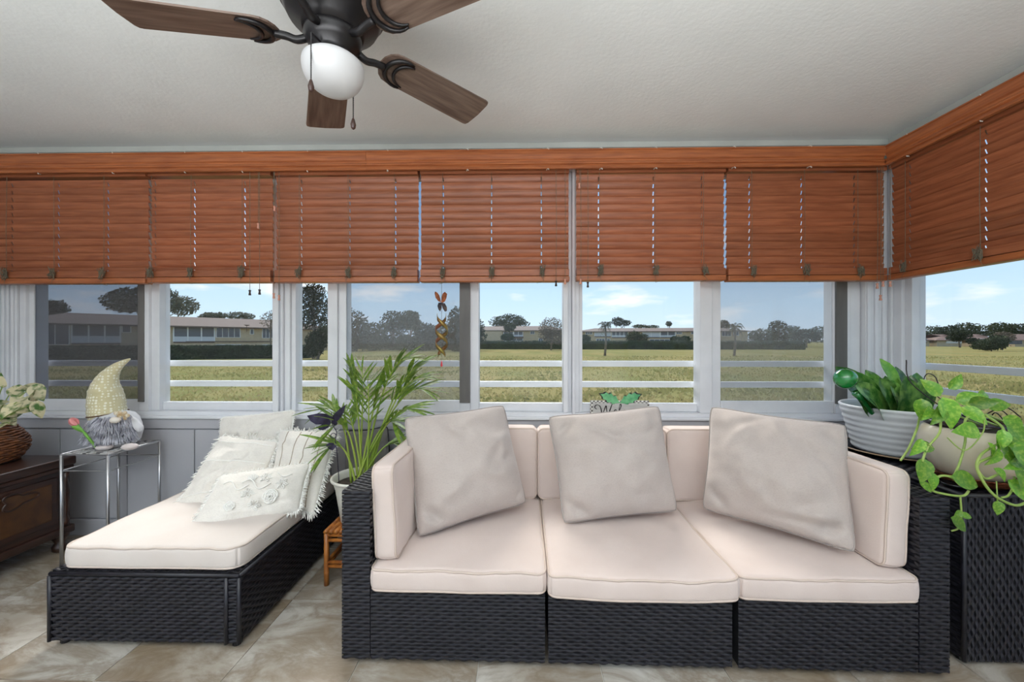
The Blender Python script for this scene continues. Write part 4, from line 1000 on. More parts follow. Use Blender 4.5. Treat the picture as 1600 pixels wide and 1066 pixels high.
# metal butterfly on a stake in the palm pot
BY = 1.97; BW = lambda px, py, dy=0: at(px, py, BY+dy)
root = thing('butterfly_stake', 'dark metal butterfly on a curling stake in the palm pot', 'garden stake', BW(533, 745))
m_bf = mat('indigo_metal', (.022, .016, .035), .4, (.06, .05, .10), 40, metal=.4)
MB().tube(spline([Vector((PC.x-.095, PC.y-.05, zsoil-.01)), BW(527, 712), BW(524, 690), BW(526, 676), BW(522, 668), BW(518, 660)], 6), .0022, 6).build('stake', m_bf, root, smooth=True)
rc_ = BW(521, 681); MB().tube([rc_+Vector((.013*cos(a), 0, .013*sin(a))) for a in [2*pi*k/24 for k in range(24)]], .0018, 6, closed=True).build('ring', m_bf, root, smooth=True)
def bflat(name, pts, dyf):
    q_ = [BW(*p)+Vector((0, dyf(p), 0)) for p in pts]; n_ = len(q_)
    MB().add([p+Vector((0, s, 0)) for s in (-.0007, .0007) for p in q_], [tuple(range(n_)), tuple(reversed(range(n_, 2*n_)))]+[(i, n_+i, n_+(i+1) % n_, (i+1) % n_) for i in range(n_)]).build(name, m_bf, root)
fw = lambda p: -.0022*abs(p[0]-518)
bflat('wing', [(518, 652), (512, 646), (503, 644), (490, 646), (494, 655), (500, 661), (508, 662), (515, 658)], fw)
bflat('wing', [(519, 651), (527, 644), (538, 636), (550, 629), (546, 640), (539, 650), (531, 657), (523, 660)], fw)
bflat('hind_wing', [(517, 656), (510, 660), (503, 664), (503, 669), (508, 671), (514, 668), (517, 662)], fw)
bflat('hind_wing', [(519, 656), (526, 658), (532, 658), (530, 663), (524, 664), (520, 661)], fw)
MB().tube([BW(518, 644), BW(518.3, 652), BW(518.5, 662)], [.0012, .0045, .002], 8).build('butterfly_body', m_bf, root, smooth=True)
bflat('metal_leaf', [(525, 698), (521, 692), (514, 692), (509, 696), (514, 702), (520, 704)], lambda p: 0)

# ------------------------------------------------------------------ wicker corner box with plants
BX0, BX1, BYF, BYB, BT = 1.665, 2.205, 1.52, 2.435, .64
root = thing('wicker_corner_box', 'tall black wicker box in the corner carrying the leafy pots', 'side table', (BX0, BYF, 0))
MB().bx(BX0+.004, BX1, BYF+.004, BYB, .02, BT-.004).build('body', M_wicker_in, root)
def wq(name, *a, **k):
    ob = weave(MB(), *a, **k).build(name, M_wicker, root, smooth=True); ob['kind'] = 'stuff'
wq('front_weave', (BX0, BYF, .02), (1, 0, 0), (0, 0, 1), BX1-BX0, BT-.02, vertical=True)
wq('side_weave', (BX0+.002, BYB, .02), (0, -1, 0), (0, 0, 1), BYB-BYF, BT-.02)
wq('top_weave', (BX0, BYF, BT-.004), (1, 0, 0), (0, 1, 0), BX1-BX0, BYB-BYF, vertical=False, rp=.02, cw=.03)
for pts in ([(BX0, BYF, .02), (BX0, BYF, BT)], [(BX0, BYF, BT), (BX1, BYF, BT)], [(BX0, BYF, BT), (BX0, BYB, BT)]):
    MB().tube(pts, .008, 8).build('wrapped_edge', M_wicker, root, smooth=True)
for x, y in ((BX0+.03, BYF+.04), (BX1-.03, BYF+.04), (BX0+.03, BYB-.04), (BX1-.03, BYB-.04)):
    MB().lathe([(.016, 0), (.018, .004), (.018, .024)], (x, y, 0), 12).build('foot', M_black, root)
zt0 = BT+.005
m_tray = mat('black_plastic', (.012, .012, .013), .25, spec=.6)
WC = Vector((1.958, 2.10, zt0))
root = thing('plant_saucer', 'wide shallow dark saucer under the white ribbed pot', 'saucer', WC)
MB().lathe([(.001, .002), (.215, .002), (.235, .016), (.240, .017), (.238, .012), (.215, -.0), (.001, -.0)], WC, 44, caps=False).build('dish', m_tray, root, smooth=True)
MB().tube([WC+Vector((.237*cos(a), .237*sin(a), .016)) for a in [2*pi*k/44 for k in range(44)]], .0035, 6, closed=True).build('rim', mat('tan_rim', (.36, .25, .15), .5), root, smooth=True)
wz = zt0+.004
root = thing('ribbed_white_pot', 'wide white ribbed pot of upright dark green leaves in the corner', 'potted plant', WC)
m_wpot = mat('white_pot_glaze', (.72, .74, .77), .35, (.68, .70, .73), 6)
prof = [(.02, 0), (.168, 0), (.178, .008)]
for k in range(26):
    t = k/25; prof.append((.180+.045*t+.0022*sin(k*2*pi/4), .010+t*.185))
prof += [(.229, .200), (.232, .208), (.228, .216), (.234, .222), (.236, .232), (.231, .238), (.222, .236), (.219, .215), (.212, .19)]
MB().lathe(prof, WC+Vector((0, 0, .004)), 60, caps=False).build('pot', m_wpot, root, smooth=True)
MB().lathe([(.001, .190), (.217, .190)], WC+Vector((0, 0, .004)), 40, caps=False).build('soil', M_soil, root)
def blade_leaf(name, mt, n=12, w=.20, fold=.3):
    mb = MB(); vs = []
    for i in range(n+1):
        t = i/n; ww = w*(sin(pi*min(1, t*.86+.12))**.75 if t < 1 else 0.02)*(1 if t < .93 else .6)
        for s in (-1, -.5, 0, .5, 1): vs.append((s*ww, t, fold*ww*(abs(s)**1.5)*1.2-.22*t*t+.03*sin(t*9)*s))
    k = 5; mb.add(vs, [(i*k+j, i*k+j+1, (i+1)*k+j+1, (i+1)*k+j) for i in range(n) for j in range(4)]); return mb.mesh(name, mt, True)
bl1 = blade_leaf('leaf', M_dgreen)
m_bright = mat('bright_leaf', (.10, .32, .03), .32, (.22, .45, .07), 12, trans=.25)
bl2 = blade_leaf('leaf', m_bright, 12, .24)
rng = random.Random(15); zso = WC.z+.195
lv = [(1330, 575, 1.98, 0), (1352, 585, 1.95, 0), (1376, 592, 2.0, 0), (1400, 562, 2.06, 1), (1410, 600, 1.93, 0), (1432, 590, 2.02, 0), (1395, 596, 1.92, 0), (1450, 600, 1.98, 0), (1342, 600, 2.08, 0), (1462, 606, 1.95, 0),
      (1368, 578, 2.12, 0), (1420, 575, 2.10, 0), (1388, 588, 2.12, 0), (1360, 598, 1.90, 0), (1430, 598, 1.90, 0), (1382, 600, 2.16, 0), (1445, 583, 2.1, 0)]
for k, (px, py, Y, b) in enumerate(lv):
    tip = at(px, py, Y); b0 = Vector((WC.x+(tip.x-WC.x)*.45, WC.y+(tip.y-WC.y)*.45, zso)); d = tip-b0
    inst(bl2 if b else bl1, 'leaf', frame(d, Vector((rng.uniform(-.5, .5), -1, rng.uniform(-.2, .5))), b0) @ Matrix.Diagonal((d.length*rng.uniform(.85, 1.25), d.length, d.length, 1)), root)
# watering globe
GG = at(1321, 592, 1.93)
root = thing('watering_globe', 'green glass watering globe stuck into the white ribbed pot', 'watering globe', GG)
m_gg = mat('green_glass', (.006, .13, .02), .06, (.012, .25, .045), 12, spec=.8, coat=.5)
MB().ball(GG, .048, 24, 16).build('bulb', m_gg, root, smooth=True)
nb = Vector((WC.x-.175, WC.y-.08, zso-.005))
MB().tube([GG+(nb-GG)*t for t in (.35, .5, .62, .75, .88, 1)], [.020, .013, .012, .012, .011, .009], 14).build('neck', m_gg, root, smooth=True)
# cream gourd pot on a copper saucer
PP = Vector((1.855, 1.665, zt0))
root = thing('copper_saucer', 'hammered copper saucer under the cream gourd pot', 'saucer', PP)
m_cu = mat('hammered_copper', (.36, .12, .05), .32, (.24, .07, .03), 30, metal=.7, bump=.8, bsc=70)
MB().lathe([(.001, 0), (.100, 0), (.135, .020), (.148, .040), (.152, .042), (.146, .036), (.125, .022), (.001, .018)], PP, 44, caps=False).build('dish', m_cu, root, smooth=True)
root = thing('gourd_pot_pothos', 'trailing green pothos in a cream lobed pot with a dark rim', 'potted plant', PP)
m_go = mat('cream_gourd_glaze', (.72, .66, .52), .3, (.62, .52, .36), 5, spec=.5, lo=.5, hi=.75)
MB().lathe([(.02, .022), (.085, .022), (.105, .035), (.138, .080), (.160, .135), (.160, .180), (.148, .210), (.134, .224)], PP, 64, fn=lambda a, r, z: r*(1-.045*(1-abs(sin(4*a)))**3*min(1, (z-.02)*14)), caps=False).build('pot', m_go, root, smooth=True)
MB().lathe([(.132, .222), (.140, .228), (.142, .240), (.136, .248), (.124, .247), (.118, .235), (.001, .230)], PP, 48, caps=False).build('rim', mat('dark_rim_glaze', (.022, .016, .014), .2, spec=.7), root, smooth=True)
MB().lathe([(.001, .236), (.122, .234)], PP, 32, caps=False).build('soil', M_soil, root)
hl = [heart_leaf('leaf', M_pothos, 1, .78, .10, .22), heart_leaf('leaf', M_pothos, 1, .66, .16, .35)]
zr = PP.z+.195
def vine(pts, r=.0038):
    MB().tube(spline(pts, 6), r, 7).build('vine', M_vine, root, smooth=True)
V_ = lambda px, py, Y: at(px, py, Y)
top = lambda dx, dy: PP+Vector((dx, dy, .248))
vine([top(-.09, -.03), V_(1446, 640, 1.60), V_(1432, 672, 1.56), V_(1420, 700, 1.54), V_(1407, 720, 1.53)])
vine([top(-.06, -.08), V_(1476, 645, 1.52), V_(1468, 676, 1.47), V_(1449, 700, 1.46), V_(1441, 722, 1.45)])
vine([top(-.02, -.11), V_(1512, 652, 1.50), V_(1508, 690, 1.47), V_(1500, 722, 1.46), V_(1490, 745, 1.46)])
vine([top(.06, -.08), V_(1540, 648, 1.50), V_(1566, 668, 1.47), V_(1568, 690, 1.45), V_(1552, 712, 1.44), V_(1527, 726, 1.43), V_(1536, 752, 1.42), V_(1556, 776, 1.41), V_(1588, 790, 1.41), V_(1612, 780, 1.42)], .0045)
vine([V_(1568, 690, 1.45), V_(1548, 700, 1.44), V_(1532, 712, 1.43), V_(1526, 730, 1.43), V_(1540, 748, 1.43), V_(1558, 742, 1.43)], .004)
vine([V_(1490, 745, 1.46), V_(1470, 744, 1.46), V_(1458, 752, 1.46), V_(1456, 766, 1.46), V_(1480, 773, 1.45), V_(1505, 775, 1.45), V_(1514, 767, 1.45)], .004)
vine([V_(1458, 752, 1.46), V_(1470, 744, 1.455), V_(1486, 746, 1.45), V_(1500, 758, 1.45)], .004)
vine([V_(1585, 745, 1.43), V_(1584, 758, 1.43), V_(1576, 774, 1.42), V_(1565, 778, 1.42)], .0035)
vine([V_(1557, 752, 1.43), V_(1558, 775, 1.42), V_(1559, 786, 1.42)], .002)
vine([V_(1458, 700, 1.46), V_(1440, 690, 1.46), V_(1424, 702, 1.48)], .0022)
vine([V_(1480, 684, 1.46), V_(1508, 704, 1.45), V_(1536, 675, 1.46), V_(1537, 650, 1.5)], .0022)
vine([V_(1486, 830, 1.46), V_(1499, 824, 1.45), V_(1502, 800, 1.45), V_(1500, 775, 1.45)], .003)
lvs = [(1578, 668, 1.46, (.6, -.3, -.6), .10, 0), (1566, 676, 1.44, (-.3, -.3, -1), .09, 1), (1592, 688, 1.43, (-.5, -.3, -.8), .11, 0), (1545, 695, 1.44, (.2, -.3, -1), .07, 1), (1580, 755, 1.42, (.5, -.3, -.7), .10, 0), (1470, 640, 1.5, (-.6, -.4, -.6), .10, 1), (1508, 640, 1.52, (.3, -.5, -.4), .10, 0), (1596, 720, 1.42, (-.7, -.3, -.2), .10, 1), (1440, 628, 1.55, (-.2, -.3, -1), .10, 0), (1476, 628, 1.5, (.1, -.3, -.9), .14, 0), (1438, 690, 1.46, (-.5, -.1, -1), .085, 1), (1434, 698, 1.47, (1, -.2, .0), .09, 1), (1524, 672, 1.44, (-1, -.1, -.05), .105, 0),
       (1443, 722, 1.45, (-.25, -.3, -1), .105, 0), (1452, 742, 1.45, (.2, -.3, -.9), .08, 1), (1494, 746, 1.44, (1, -.2, -.35), .115, 0), (1560, 686, 1.44, (.3, -.3, -1), .10, 0), (1572, 655, 1.5, (.8, -.3, -.5), .09, 0),
       (1558, 705, 1.42, (-.5, -.2, -.8), .085, 1), (1584, 700, 1.42, (.7, -.3, -.3), .10, 0), (1575, 715, 1.42, (1, -.2, -.4), .10, 0), (1588, 735, 1.41, (.2, -.3, -1), .10, 0), (1590, 700, 1.40, (.3, -.4, -1), .11, 0),
       (1559, 786, 1.41, (-.1, -.2, -1), .060, 0), (1500, 800, 1.44, (-.6, -.2, -.5), .045, 1), (1502, 805, 1.44, (1, -.3, -.1), .05, 1), (1490, 812, 1.43, (1, -.2, -.8), .085, 0), (1520, 630, 1.55, (.3, -.5, .1), .09, 0), (1545, 633, 1.58, (.8, -.4, .1), .09, 0),
       (1465, 615, 1.62, (-.4, .2, .6), .10, 0), (1500, 625, 1.6, (.6, -.5, .25), .10, 0), (1486, 605, 1.68, (.3, -.2, .5), .09, 1), (1530, 620, 1.66, (.7, .1, .3), .08, 1), (1455, 640, 1.52, (-.7, -.4, -.5), .08, 1), (1440, 756, 1.45, (.6, -.3, -.5), .06, 1), (1556, 735, 1.41, (.6, -.3, -.7), .07, 1)]
rng = random.Random(8)
for px, py, Y, d, s, k in lvs:
    p = V_(px, py, Y); inst(hl[k], 'leaf', frame(Vector(d), Vector((rng.uniform(-.4, .4), -1, rng.uniform(.1, .5))), p) @ Matrix.Diagonal((s*.72, s*.72, s*.72, 1)), root)
m_dark = mat('dry_stalk', (.02, .013, .012), .5)
for pts in ([top(.0, .05), V_(1425, 600, 1.75), V_(1416, 563, 1.80)], [top(.02, .03), V_(1446, 605, 1.78), V_(1444, 592, 1.78), V_(1450, 584, 1.77), V_(1462, 590, 1.75), V_(1468, 610, 1.72)], [top(.06, .03), V_(1560, 640, 1.62), V_(1582, 660, 1.6), V_(1591, 690, 1.58)], [top(.07, .0), V_(1556, 645, 1.6), V_(1574, 668, 1.57), V_(1575, 700, 1.55)], [top(.0, .06), V_(1560, 634, 1.66), V_(1595, 652, 1.66)]):
    MB().tube(spline(pts, 6), .0022, 6).build('dark_stalk', m_dark, root, smooth=True)
root = thing('plastic_tray', 'small round black plastic saucer beside the copper saucer', 'saucer', (1.735, 1.715, zt0))
MB().lathe([(.001, 0), (.030, 0), (.036, .014), (.038, .014), (.033, .004), (.001, .003)], (1.715, 1.60, zt0), 28, caps=False).build('dish', m_tray, root, smooth=True)
root = thing('plastic_tray', 'oval black plastic tray at the right end of the wicker box top', 'saucer', (2.09, 1.60, zt0))
MB().lathe([(.001, 0), (.070, 0), (.082, .022), (.086, .022), (.075, .005), (.001, .004)], (2.085, 1.60, zt0), 32, caps=False).build('dish', m_tray, root, smooth=True)
# plant on the right window sill
SP = Vector((2.232, 1.66, ZS+.019))
root = thing('sill_plant', 'yellow green fleshy leaved plant on the right window sill', 'potted plant', SP)
MB().lathe([(.02, 0), (.026, .002), (.032, .055), (.035, .058), (.035, .068), (.030, .066), (.028, .056), (.001, .054)], SP, 28, caps=False).build('pot', M_potcream, root, smooth=True)
m_su = mat('yellow_green_leaf', (.28, .30, .05), .45, (.48, .44, .12), 10, trans=.2)
sl = heart_leaf('leaf', m_su, 1, .62, .14, .15); rng = random.Random(77)
for k in range(26):
    a = rng.uniform(0, 2*pi); h = rng.uniform(.05, .26); d = Vector((cos(a)*.6-.15, sin(a)*.6+.25, rng.uniform(.2, .9))).normalized(); s = rng.uniform(.055, .085)
    p = SP+Vector((cos(a)*.018, sin(a)*.02+.02*(h*4), h)); inst(sl, 'leaf', frame(d, Vector((-.6, -.5, .6)), p) @ Matrix.Diagonal((s, s, s, 1)), root)
MB().tube([SP+Vector((0, 0, .05)), SP+Vector((0, .01, .16)), SP+Vector((0, .025, .30))], [.008, .006, .004], 8).build('stem', M_vine, root, smooth=True)
# ------------------------------------------------------------------ outdoors
GZ = -.75
m_lawn = mat('lawn_ground', (.25, .21, .09), .95, (.165, .168, .062), .35, (1, .22, 1), detail=9, lo=.34, hi=.66, bump=.3, bsc=6, spec=.0)
nt = m_lawn.node_tree; N = nt.nodes; L = nt.links; bs = N['Principled BSDF']; s0 = bs.inputs['Base Color'].links[0].from_socket
t2 = N.new('ShaderNodeTexCoord'); n2 = N.new('ShaderNodeTexNoise'); n2.inputs['Scale'].default_value = .09; n2.inputs['Detail'].default_value = 6; L.new(t2.outputs['Object'], n2.inputs['Vector'])
r2 = N.new('ShaderNodeValToRGB'); r2.color_ramp.elements[0].position = .45; r2.color_ramp.elements[1].position = .68; r2.color_ramp.elements[0].color = (0, 0, 0, 1); r2.color_ramp.elements[1].color = (.6, .6, .6, 1)
L.new(n2.outputs[0], r2.inputs[0]); mm = N.new('ShaderNodeMix'); mm.data_type = 'RGBA'; L.new(r2.outputs[0], mm.inputs[0]); L.new(s0, mm.inputs[6]); mm.inputs[7].default_value = (.25, .19, .075, 1); L.new(mm.outputs[2], bs.inputs['Base Color'])
def ground(u, v):
    x = -1+2*u; y = v; Y = 3.2+y**3*1400; X = x*(25+Y*3.0)
    h = GZ+.10*noise.noise(Vector((X*.10, Y*.10, 0)))*min(1, 60/Y)+.05*noise.noise(Vector((X*.5, Y*.5, 4)))*min(1, 30/Y)
    return Vector((X, Y, h))
lawn = struct(MB().grid(ground, 120, 120).build('lawn', m_lawn, smooth=True))
struct(MB().bx(-200, 200, -300, 3.3, GZ-.3, GZ-.12).build('lawn_behind', m_lawn))
# grass tufts standing on the lawn, uncountable
gt = MB(); rng = random.Random(2)
m_gr = [mat('dry_grass', (.32, .27, .125), .9, (.25, .225, .09), .6, trans=.5, spec=.0), mat('green_grass', (.19, .195, .075), .9, (.26, .24, .095), .6, trans=.5, spec=.0)]
for k in range(60000):
    Y = 9.5+42*rng.random()**1.7; qx = rng.uniform(-60, 1700); X = (qx-812)/F*Y
    if qx < 520 and Y > 33: continue
    g0 = noise.noise(Vector((X*.16, Y*.28, 7)))
    if rng.random() < .25-g0*.5 and Y > 14: continue
    h = (.025+.06*rng.random())*(1+max(0, g0)*1.4)*(1+Y*.012); w = h*rng.uniform(.3, .9); a = rng.uniform(0, pi)
    z = GZ+.10*noise.noise(Vector((X*.10, Y*.10, 0)))+.05*noise.noise(Vector((X*.5, Y*.5, 4)))-.01
    dx, dy = cos(a)*w, sin(a)*w*.4
    lean = rng.uniform(-.5, .5)*h
    gt.add([(X-dx, Y-dy, z), (X+dx, Y+dy, z), (X+lean+dx*.3, Y, z+h), (X+lean-dx*.5, Y, z+h*.8)], [(0, 1, 2, 3)], 1 if (g0 > .05) ^ (rng.random() < .2) else 0)
tag(gt.build('grass_tufts', m_gr), 'rough yellow green grass growing across the open field', 'grass', kind='stuff')

M_leafs = {}
def leaf_mat(name, c, c2, tr=.15):
    if name not in M_leafs: M_leafs[name] = mat(name, c, .8, c2, .9, trans=tr, detail=5, spec=.15)
    return M_leafs[name]
m_bark = mat('bark', (.13, .10, .075), .9, (.20, .17, .13), 6, (1, 1, .3))
def leafcloud(blobs, n, size, rng, flat_=.5):
    mb = MB(); vol = [b[1]*b[2]*b[3] for b in blobs]; tot = sum(vol)
    for b, vv in zip(blobs, vol):
        c, rx, ry, rz = b
        for k in range(max(20, int(n*vv/tot))):
            th = rng.uniform(0, 2*pi); cz = rng.uniform(-1, 1); r = rng.random()**.28; s_ = sqrt(1-cz*cz)
            p = c+Vector((rx*r*s_*cos(th), ry*r*s_*sin(th), rz*r*cz))*(1+.25*noise.noise(Vector((th*2, cz*3, c.x))))
            q = Vector((rng.gauss(0, 1), rng.gauss(0, 1), rng.gauss(0, 1))).normalized(); u = q.orthogonal().normalized(); v = q.cross(u)
            s = size*rng.uniform(.5, 1.3)
            mb.add([p-u*s, p+v*s*.55, p+u*s, p-v*s*.55], [(0, 1, 2, 3)])
    return mb
def tree(name, label, base, blobs, mt, n=1600, size=.3, trunk=.2, seed=0, group=None, branches=5, cat='tree'):
    rng = random.Random(seed); base = Vector(base)
    root = thing(name, label, cat, base, group=group)
    cb = [(base+Vector(b[0]), b[1], b[2], b[3]) for b in blobs]
    top_ = sum((b[0] for b in cb), Vector())/len(cb)
    if trunk:
        MB().tube([base-Vector((0, 0, .2)), base.lerp(top_, .4)+Vector((rng.uniform(-.2, .2), 0, 0)), top_], [trunk, trunk*.75, trunk*.3], 8).build('trunk', m_bark, root, smooth=True)
        for k in range(branches):
            b = cb[k % len(cb)]; e = b[0]+Vector((rng.uniform(-.7, .7)*b[1], rng.uniform(-.5, .5)*b[2], rng.uniform(-.2, .8)*b[3])); st_ = base.lerp(top_, rng.uniform(.3, .8))
            MB().tube(bez(st_, (st_+e)/2+Vector((0, 0, .3)), e, 6), [trunk*.4*(1-i/7)+.01 for i in range(7)], 6).build('branch', m_bark, root, smooth=True)
    leafcloud(cb, int(n*2.2), size*.62, rng).build('foliage', mt, root)['kind'] = 'stuff'
    return root
def gp(px, Y, z=GZ): p = at(px, 533, Y); p.z = z; return p
def pxh(npx, Y): return npx/F*Y      # pixels to metres at depth
G_dark = leaf_mat('dark_foliage', (.016, .025, .010), (.036, .047, .018))
G_mid = leaf_mat('mid_foliage', (.032, .044, .017), (.07, .082, .035))
G_grey = leaf_mat('grey_green_foliage', (.09, .10, .065), (.17, .17, .12))
G_dry = leaf_mat('sparse_dry_foliage', (.11, .09, .06), (.18, .145, .10))
G_hedge = leaf_mat('hedge_foliage', (.016, .034, .011), (.034, .062, .02), .05)

# --- houses
m_stucco = mat('tan_stucco', (.52, .41, .26), .9, (.46, .36, .23), 2)
m_stucco2 = mat('buff_stucco', (.50, .38, .22), .9, (.45, .34, .20), 2)
m_roof = mat('brown_shingle', (.115, .08, .062), .9, (.155, .112, .086), 3, (1, 1, 8))
m_roof2 = mat('terracotta_roof', (.13, .075, .055), .9, (.17, .105, .075), 3)
m_white = mat('white_trim_paint', (.70, .69, .66), .7)
m_win = mat('dark_window_glass', (.045, .055, .075), .15, spec=.7)
m_scr = mat('porch_screen', (.13, .13, .14), .6)
m_lou = mat('pale_louvre', (.55, .55, .55), .6)
m_brown = mat('brown_fascia', (.12, .075, .05), .8)
class Facade:
    """a house front: plane through A and B (ground points); parts placed by where they show in the picture"""
    def __init__(s, name, label, A, Bp, base, eave, roof, depth, wm, rm, over=.6):
        s.A = Vector((A.x, A.y, 0)); s.d = (Vector((Bp.x, Bp.y, 0))-s.A); s.L = s.d.length; s.d.normalize(); s.n = Vector((s.d.y, -s.d.x, 0))
        if s.n.dot(-s.A) < 0: s.n = -s.n
        s.root = thing(name, label, 'building', (A.x, A.y, base)); s.base, s.eave = base, eave
        s.slab('wall', wm, 0, s.L, base, eave, -depth, 0)
        # hip roof
        o = over; q = lambda u, z, w: s.A+s.d*u+s.n*w+Vector((0, 0, z))
        v = [q(-o, eave, o), q(s.L+o, eave, o), q(s.L+o, eave, -depth-o), q(-o, eave, -depth-o), q(depth*.45, roof, -depth/2), q(s.L-depth*.45, roof, -depth/2)]
        v2 = [p+Vector((0, 0, -.22)) for p in v[:4]]
        MB().add(v+v2, [(0, 1, 5, 4), (1, 2, 5), (2, 3, 4, 5), (3, 0, 4), (6, 7, 1, 0), (7, 8, 2, 1), (8, 9, 3, 2), (9, 6, 0, 3), (6, 9, 8, 7)]).build('roof', rm, s.root)
    def slab(s, name, mt, u0, u1, z0, z1, w0, w1, par=None):
        q = [s.A+s.d*u+s.n*w+Vector((0, 0, z)) for u in (u0, u1) for w in (w0, w1) for z in (z0, z1)]
        return MB().add(q, [(0, 1, 3, 2), (4, 6, 7, 5), (0, 4, 5, 1), (2, 3, 7, 6), (0, 2, 6, 4), (1, 5, 7, 3)]).build(name, mt, par or s.root)
    def hit(s, px, py):
        dvec = at(px, py, 10.0)-Vector((0, 0, CZ)); o = Vector((0, 0, CZ))
        t = (s.A-o).dot(s.n)/dvec.dot(s.n); p = o+dvec*t
        return (p-s.A).dot(s.d), p.z
    def rect(s, px0, px1, py0, py1):
        a = s.hit(px0, (py0+py1)/2); b = s.hit(px1, (py0+py1)/2); m_ = (px0+px1)/2
        z1 = s.hit(m_, py0)[1]; z0 = s.hit(m_, py1)[1]
        return sorted((a[0], b[0]))+[z0, z1]
    def window(s, px0, px1, py0, py1, n=2, mt=None, name='window'):
        u0, u1, z0, z1 = s.rect(px0, px1, py0, py1)
        f = s.slab(name, m_white, u0-.08, u1+.08, z0-.08, z1+.08, 0, .06)
        for k in range(n):
            a = u0+(u1-u0)*k/n; s.slab('pane', mt or m_win, a+.05, a+(u1-u0)/n-.05, z0, z1, .05, .075, f)
    def porch(s, px0, px1, py0, py1, n=3, mt=None):
        u0, u1, z0, z1 = s.rect(px0, px1, py0, py1)
        f = s.slab('porch', mt or m_scr, u0, u1, z0, z1, 0, .05)
        for k in range(n+1): a = u0+(u1-u0)*k/n; s.slab('porch_post', m_white, a-.09, a+.09, z0, z1, .04, .16, f)
        s.slab('porch_rail', m_lou, u0, u1, z0, z0+(z1-z0)*.34, .05, .10, f)
        s.slab('porch_sill', m_brown, u0, u1, z0-.22, z0, 0, .14, f)
    def panel(s, name, mt, px0, px1, py0, py1, w=.08):
        u0, u1, z0, z1 = s.rect(px0, px1, py0, py1); return s.slab(name, mt, u0, u1, z0, z1, 0, w)
GB = -1.6
hA = Facade('apartment_building', 'nearest long tan apartment building with brown roof, at the left', gp(20, 52), gp(512, 84), GB, 3.75, 5.55, 11, m_stucco, m_roof, .9)
hA.window(63, 108, 507, 538, 2); hA.porch(112, 188, 504, 536, 3); hA.window(191, 204, 507, 519, 1); hA.window(252, 262, 512, 521, 2)
hA.porch(271, 335, 511, 534, 3); hA.window(338, 375, 513, 527, 4); hA.window(391, 396, 515, 522, 1); hA.window(410, 426, 514, 528, 3)
hA.panel('floor_band', m_brown, 290, 430, 533.3, 534.6, .2)
for a, b in ((338, 376), (410, 428)): hA.window(a, b, 539, 548, 4)
hA.window(255, 262, 538, 548, 1)
# satellite dish on the roof edge
u, z = hA.hit(383, 512); pd = hA.A+hA.d*u+hA.n*1.0+Vector((0, 0, z-.2))
MB().lathe([(.05, 0), (.3, .06), (.5, .17)], pd+Vector((0, 0, .5)), 16, caps=False).build('roof_dish', m_brown, hA.root, smooth=True)
MB().tube([pd-Vector((0, 0, .6)), pd+Vector((0, 0, .5))], .05, 6).build('roof_pole', m_brown, hA.root)
hB = Facade('apartment_building', 'distant two storey buff apartment building seen between the trees behind the white post', gp(706, 128), gp(884, 122), GB, 4.55, 6.1, 12, m_stucco2, m_roof)
hB.panel('bay_wall', m_stucco, 736, 785, 516, 546, .5); hB.porch(750, 761, 517.5, 528, 1, m_lou); hB.window(766, 774, 518, 521.5, 2)
hB.porch(787, 802, 518.5, 526, 2); hB.porch(803, 817, 518.5, 526, 2); hB.porch(787, 817, 529, 534, 3); hB.window(829, 835, 518, 522, 2); hB.window(842, 848, 529, 534, 2); hB.panel('balcony_slab', m_brown, 785, 818, 526.5, 528, 1.0)
hC = Facade('apartment_building', 'distant long apartment building behind the palm in the middle of the view', gp(902, 118), gp(1168, 112), GB, 4.05, 5.15, 12, m_stucco2, m_roof)
hC.window(915, 925, 518.5, 522.5, 3); hC.porch(929, 954, 518, 525.5, 2, m_lou); hC.window(932, 953, 530, 534, 5); hC.porch(956, 981, 518, 527, 4); hC.porch(1004, 1031, 518, 527, 2, m_lou); hC.porch(1032, 1055, 518, 527, 2)
hC.window(1057, 1065, 519, 522, 3); hC.window(1080, 1088, 518, 522, 2); hC.window(1015, 1054, 531, 534, 5); hC.window(1128, 1142, 518, 525, 3); hC.window(1146, 1154, 518, 524, 2)
for k, (a, b, lab) in enumerate(((1400, 1452, 'far low house with a screened veranda at the left of the right window view'), (1464, 1503, 'far low house with a white garage front in the right window view'), (1518, 1556, 'far low house half hidden behind the round bush'), (1586, 1660, 'far low tan house at the right edge of the right window view'))):
    Y = 150-k*3; h = Facade('bungalow', lab, gp(a, Y), gp(b, Y-2), -1.0, 1.55, 3.7, 12, m_stucco, m_roof2, .8)
    if k == 0: h.porch(1412, 1448, 529.3, 534.5, 5, m_win)
    if k == 1: h.panel('garage_front', m_white, 1478, 1502, 532.5, 536.5, .2); h.window(1477, 1490, 529.5, 532, 2)
    if k == 2: h.window(1530, 1540, 530, 534, 2)
    if k == 3: h.panel('carport', m_win, 1577, 1597, 530.5, 538, .1); h.window(1605, 1620, 530, 534, 2)

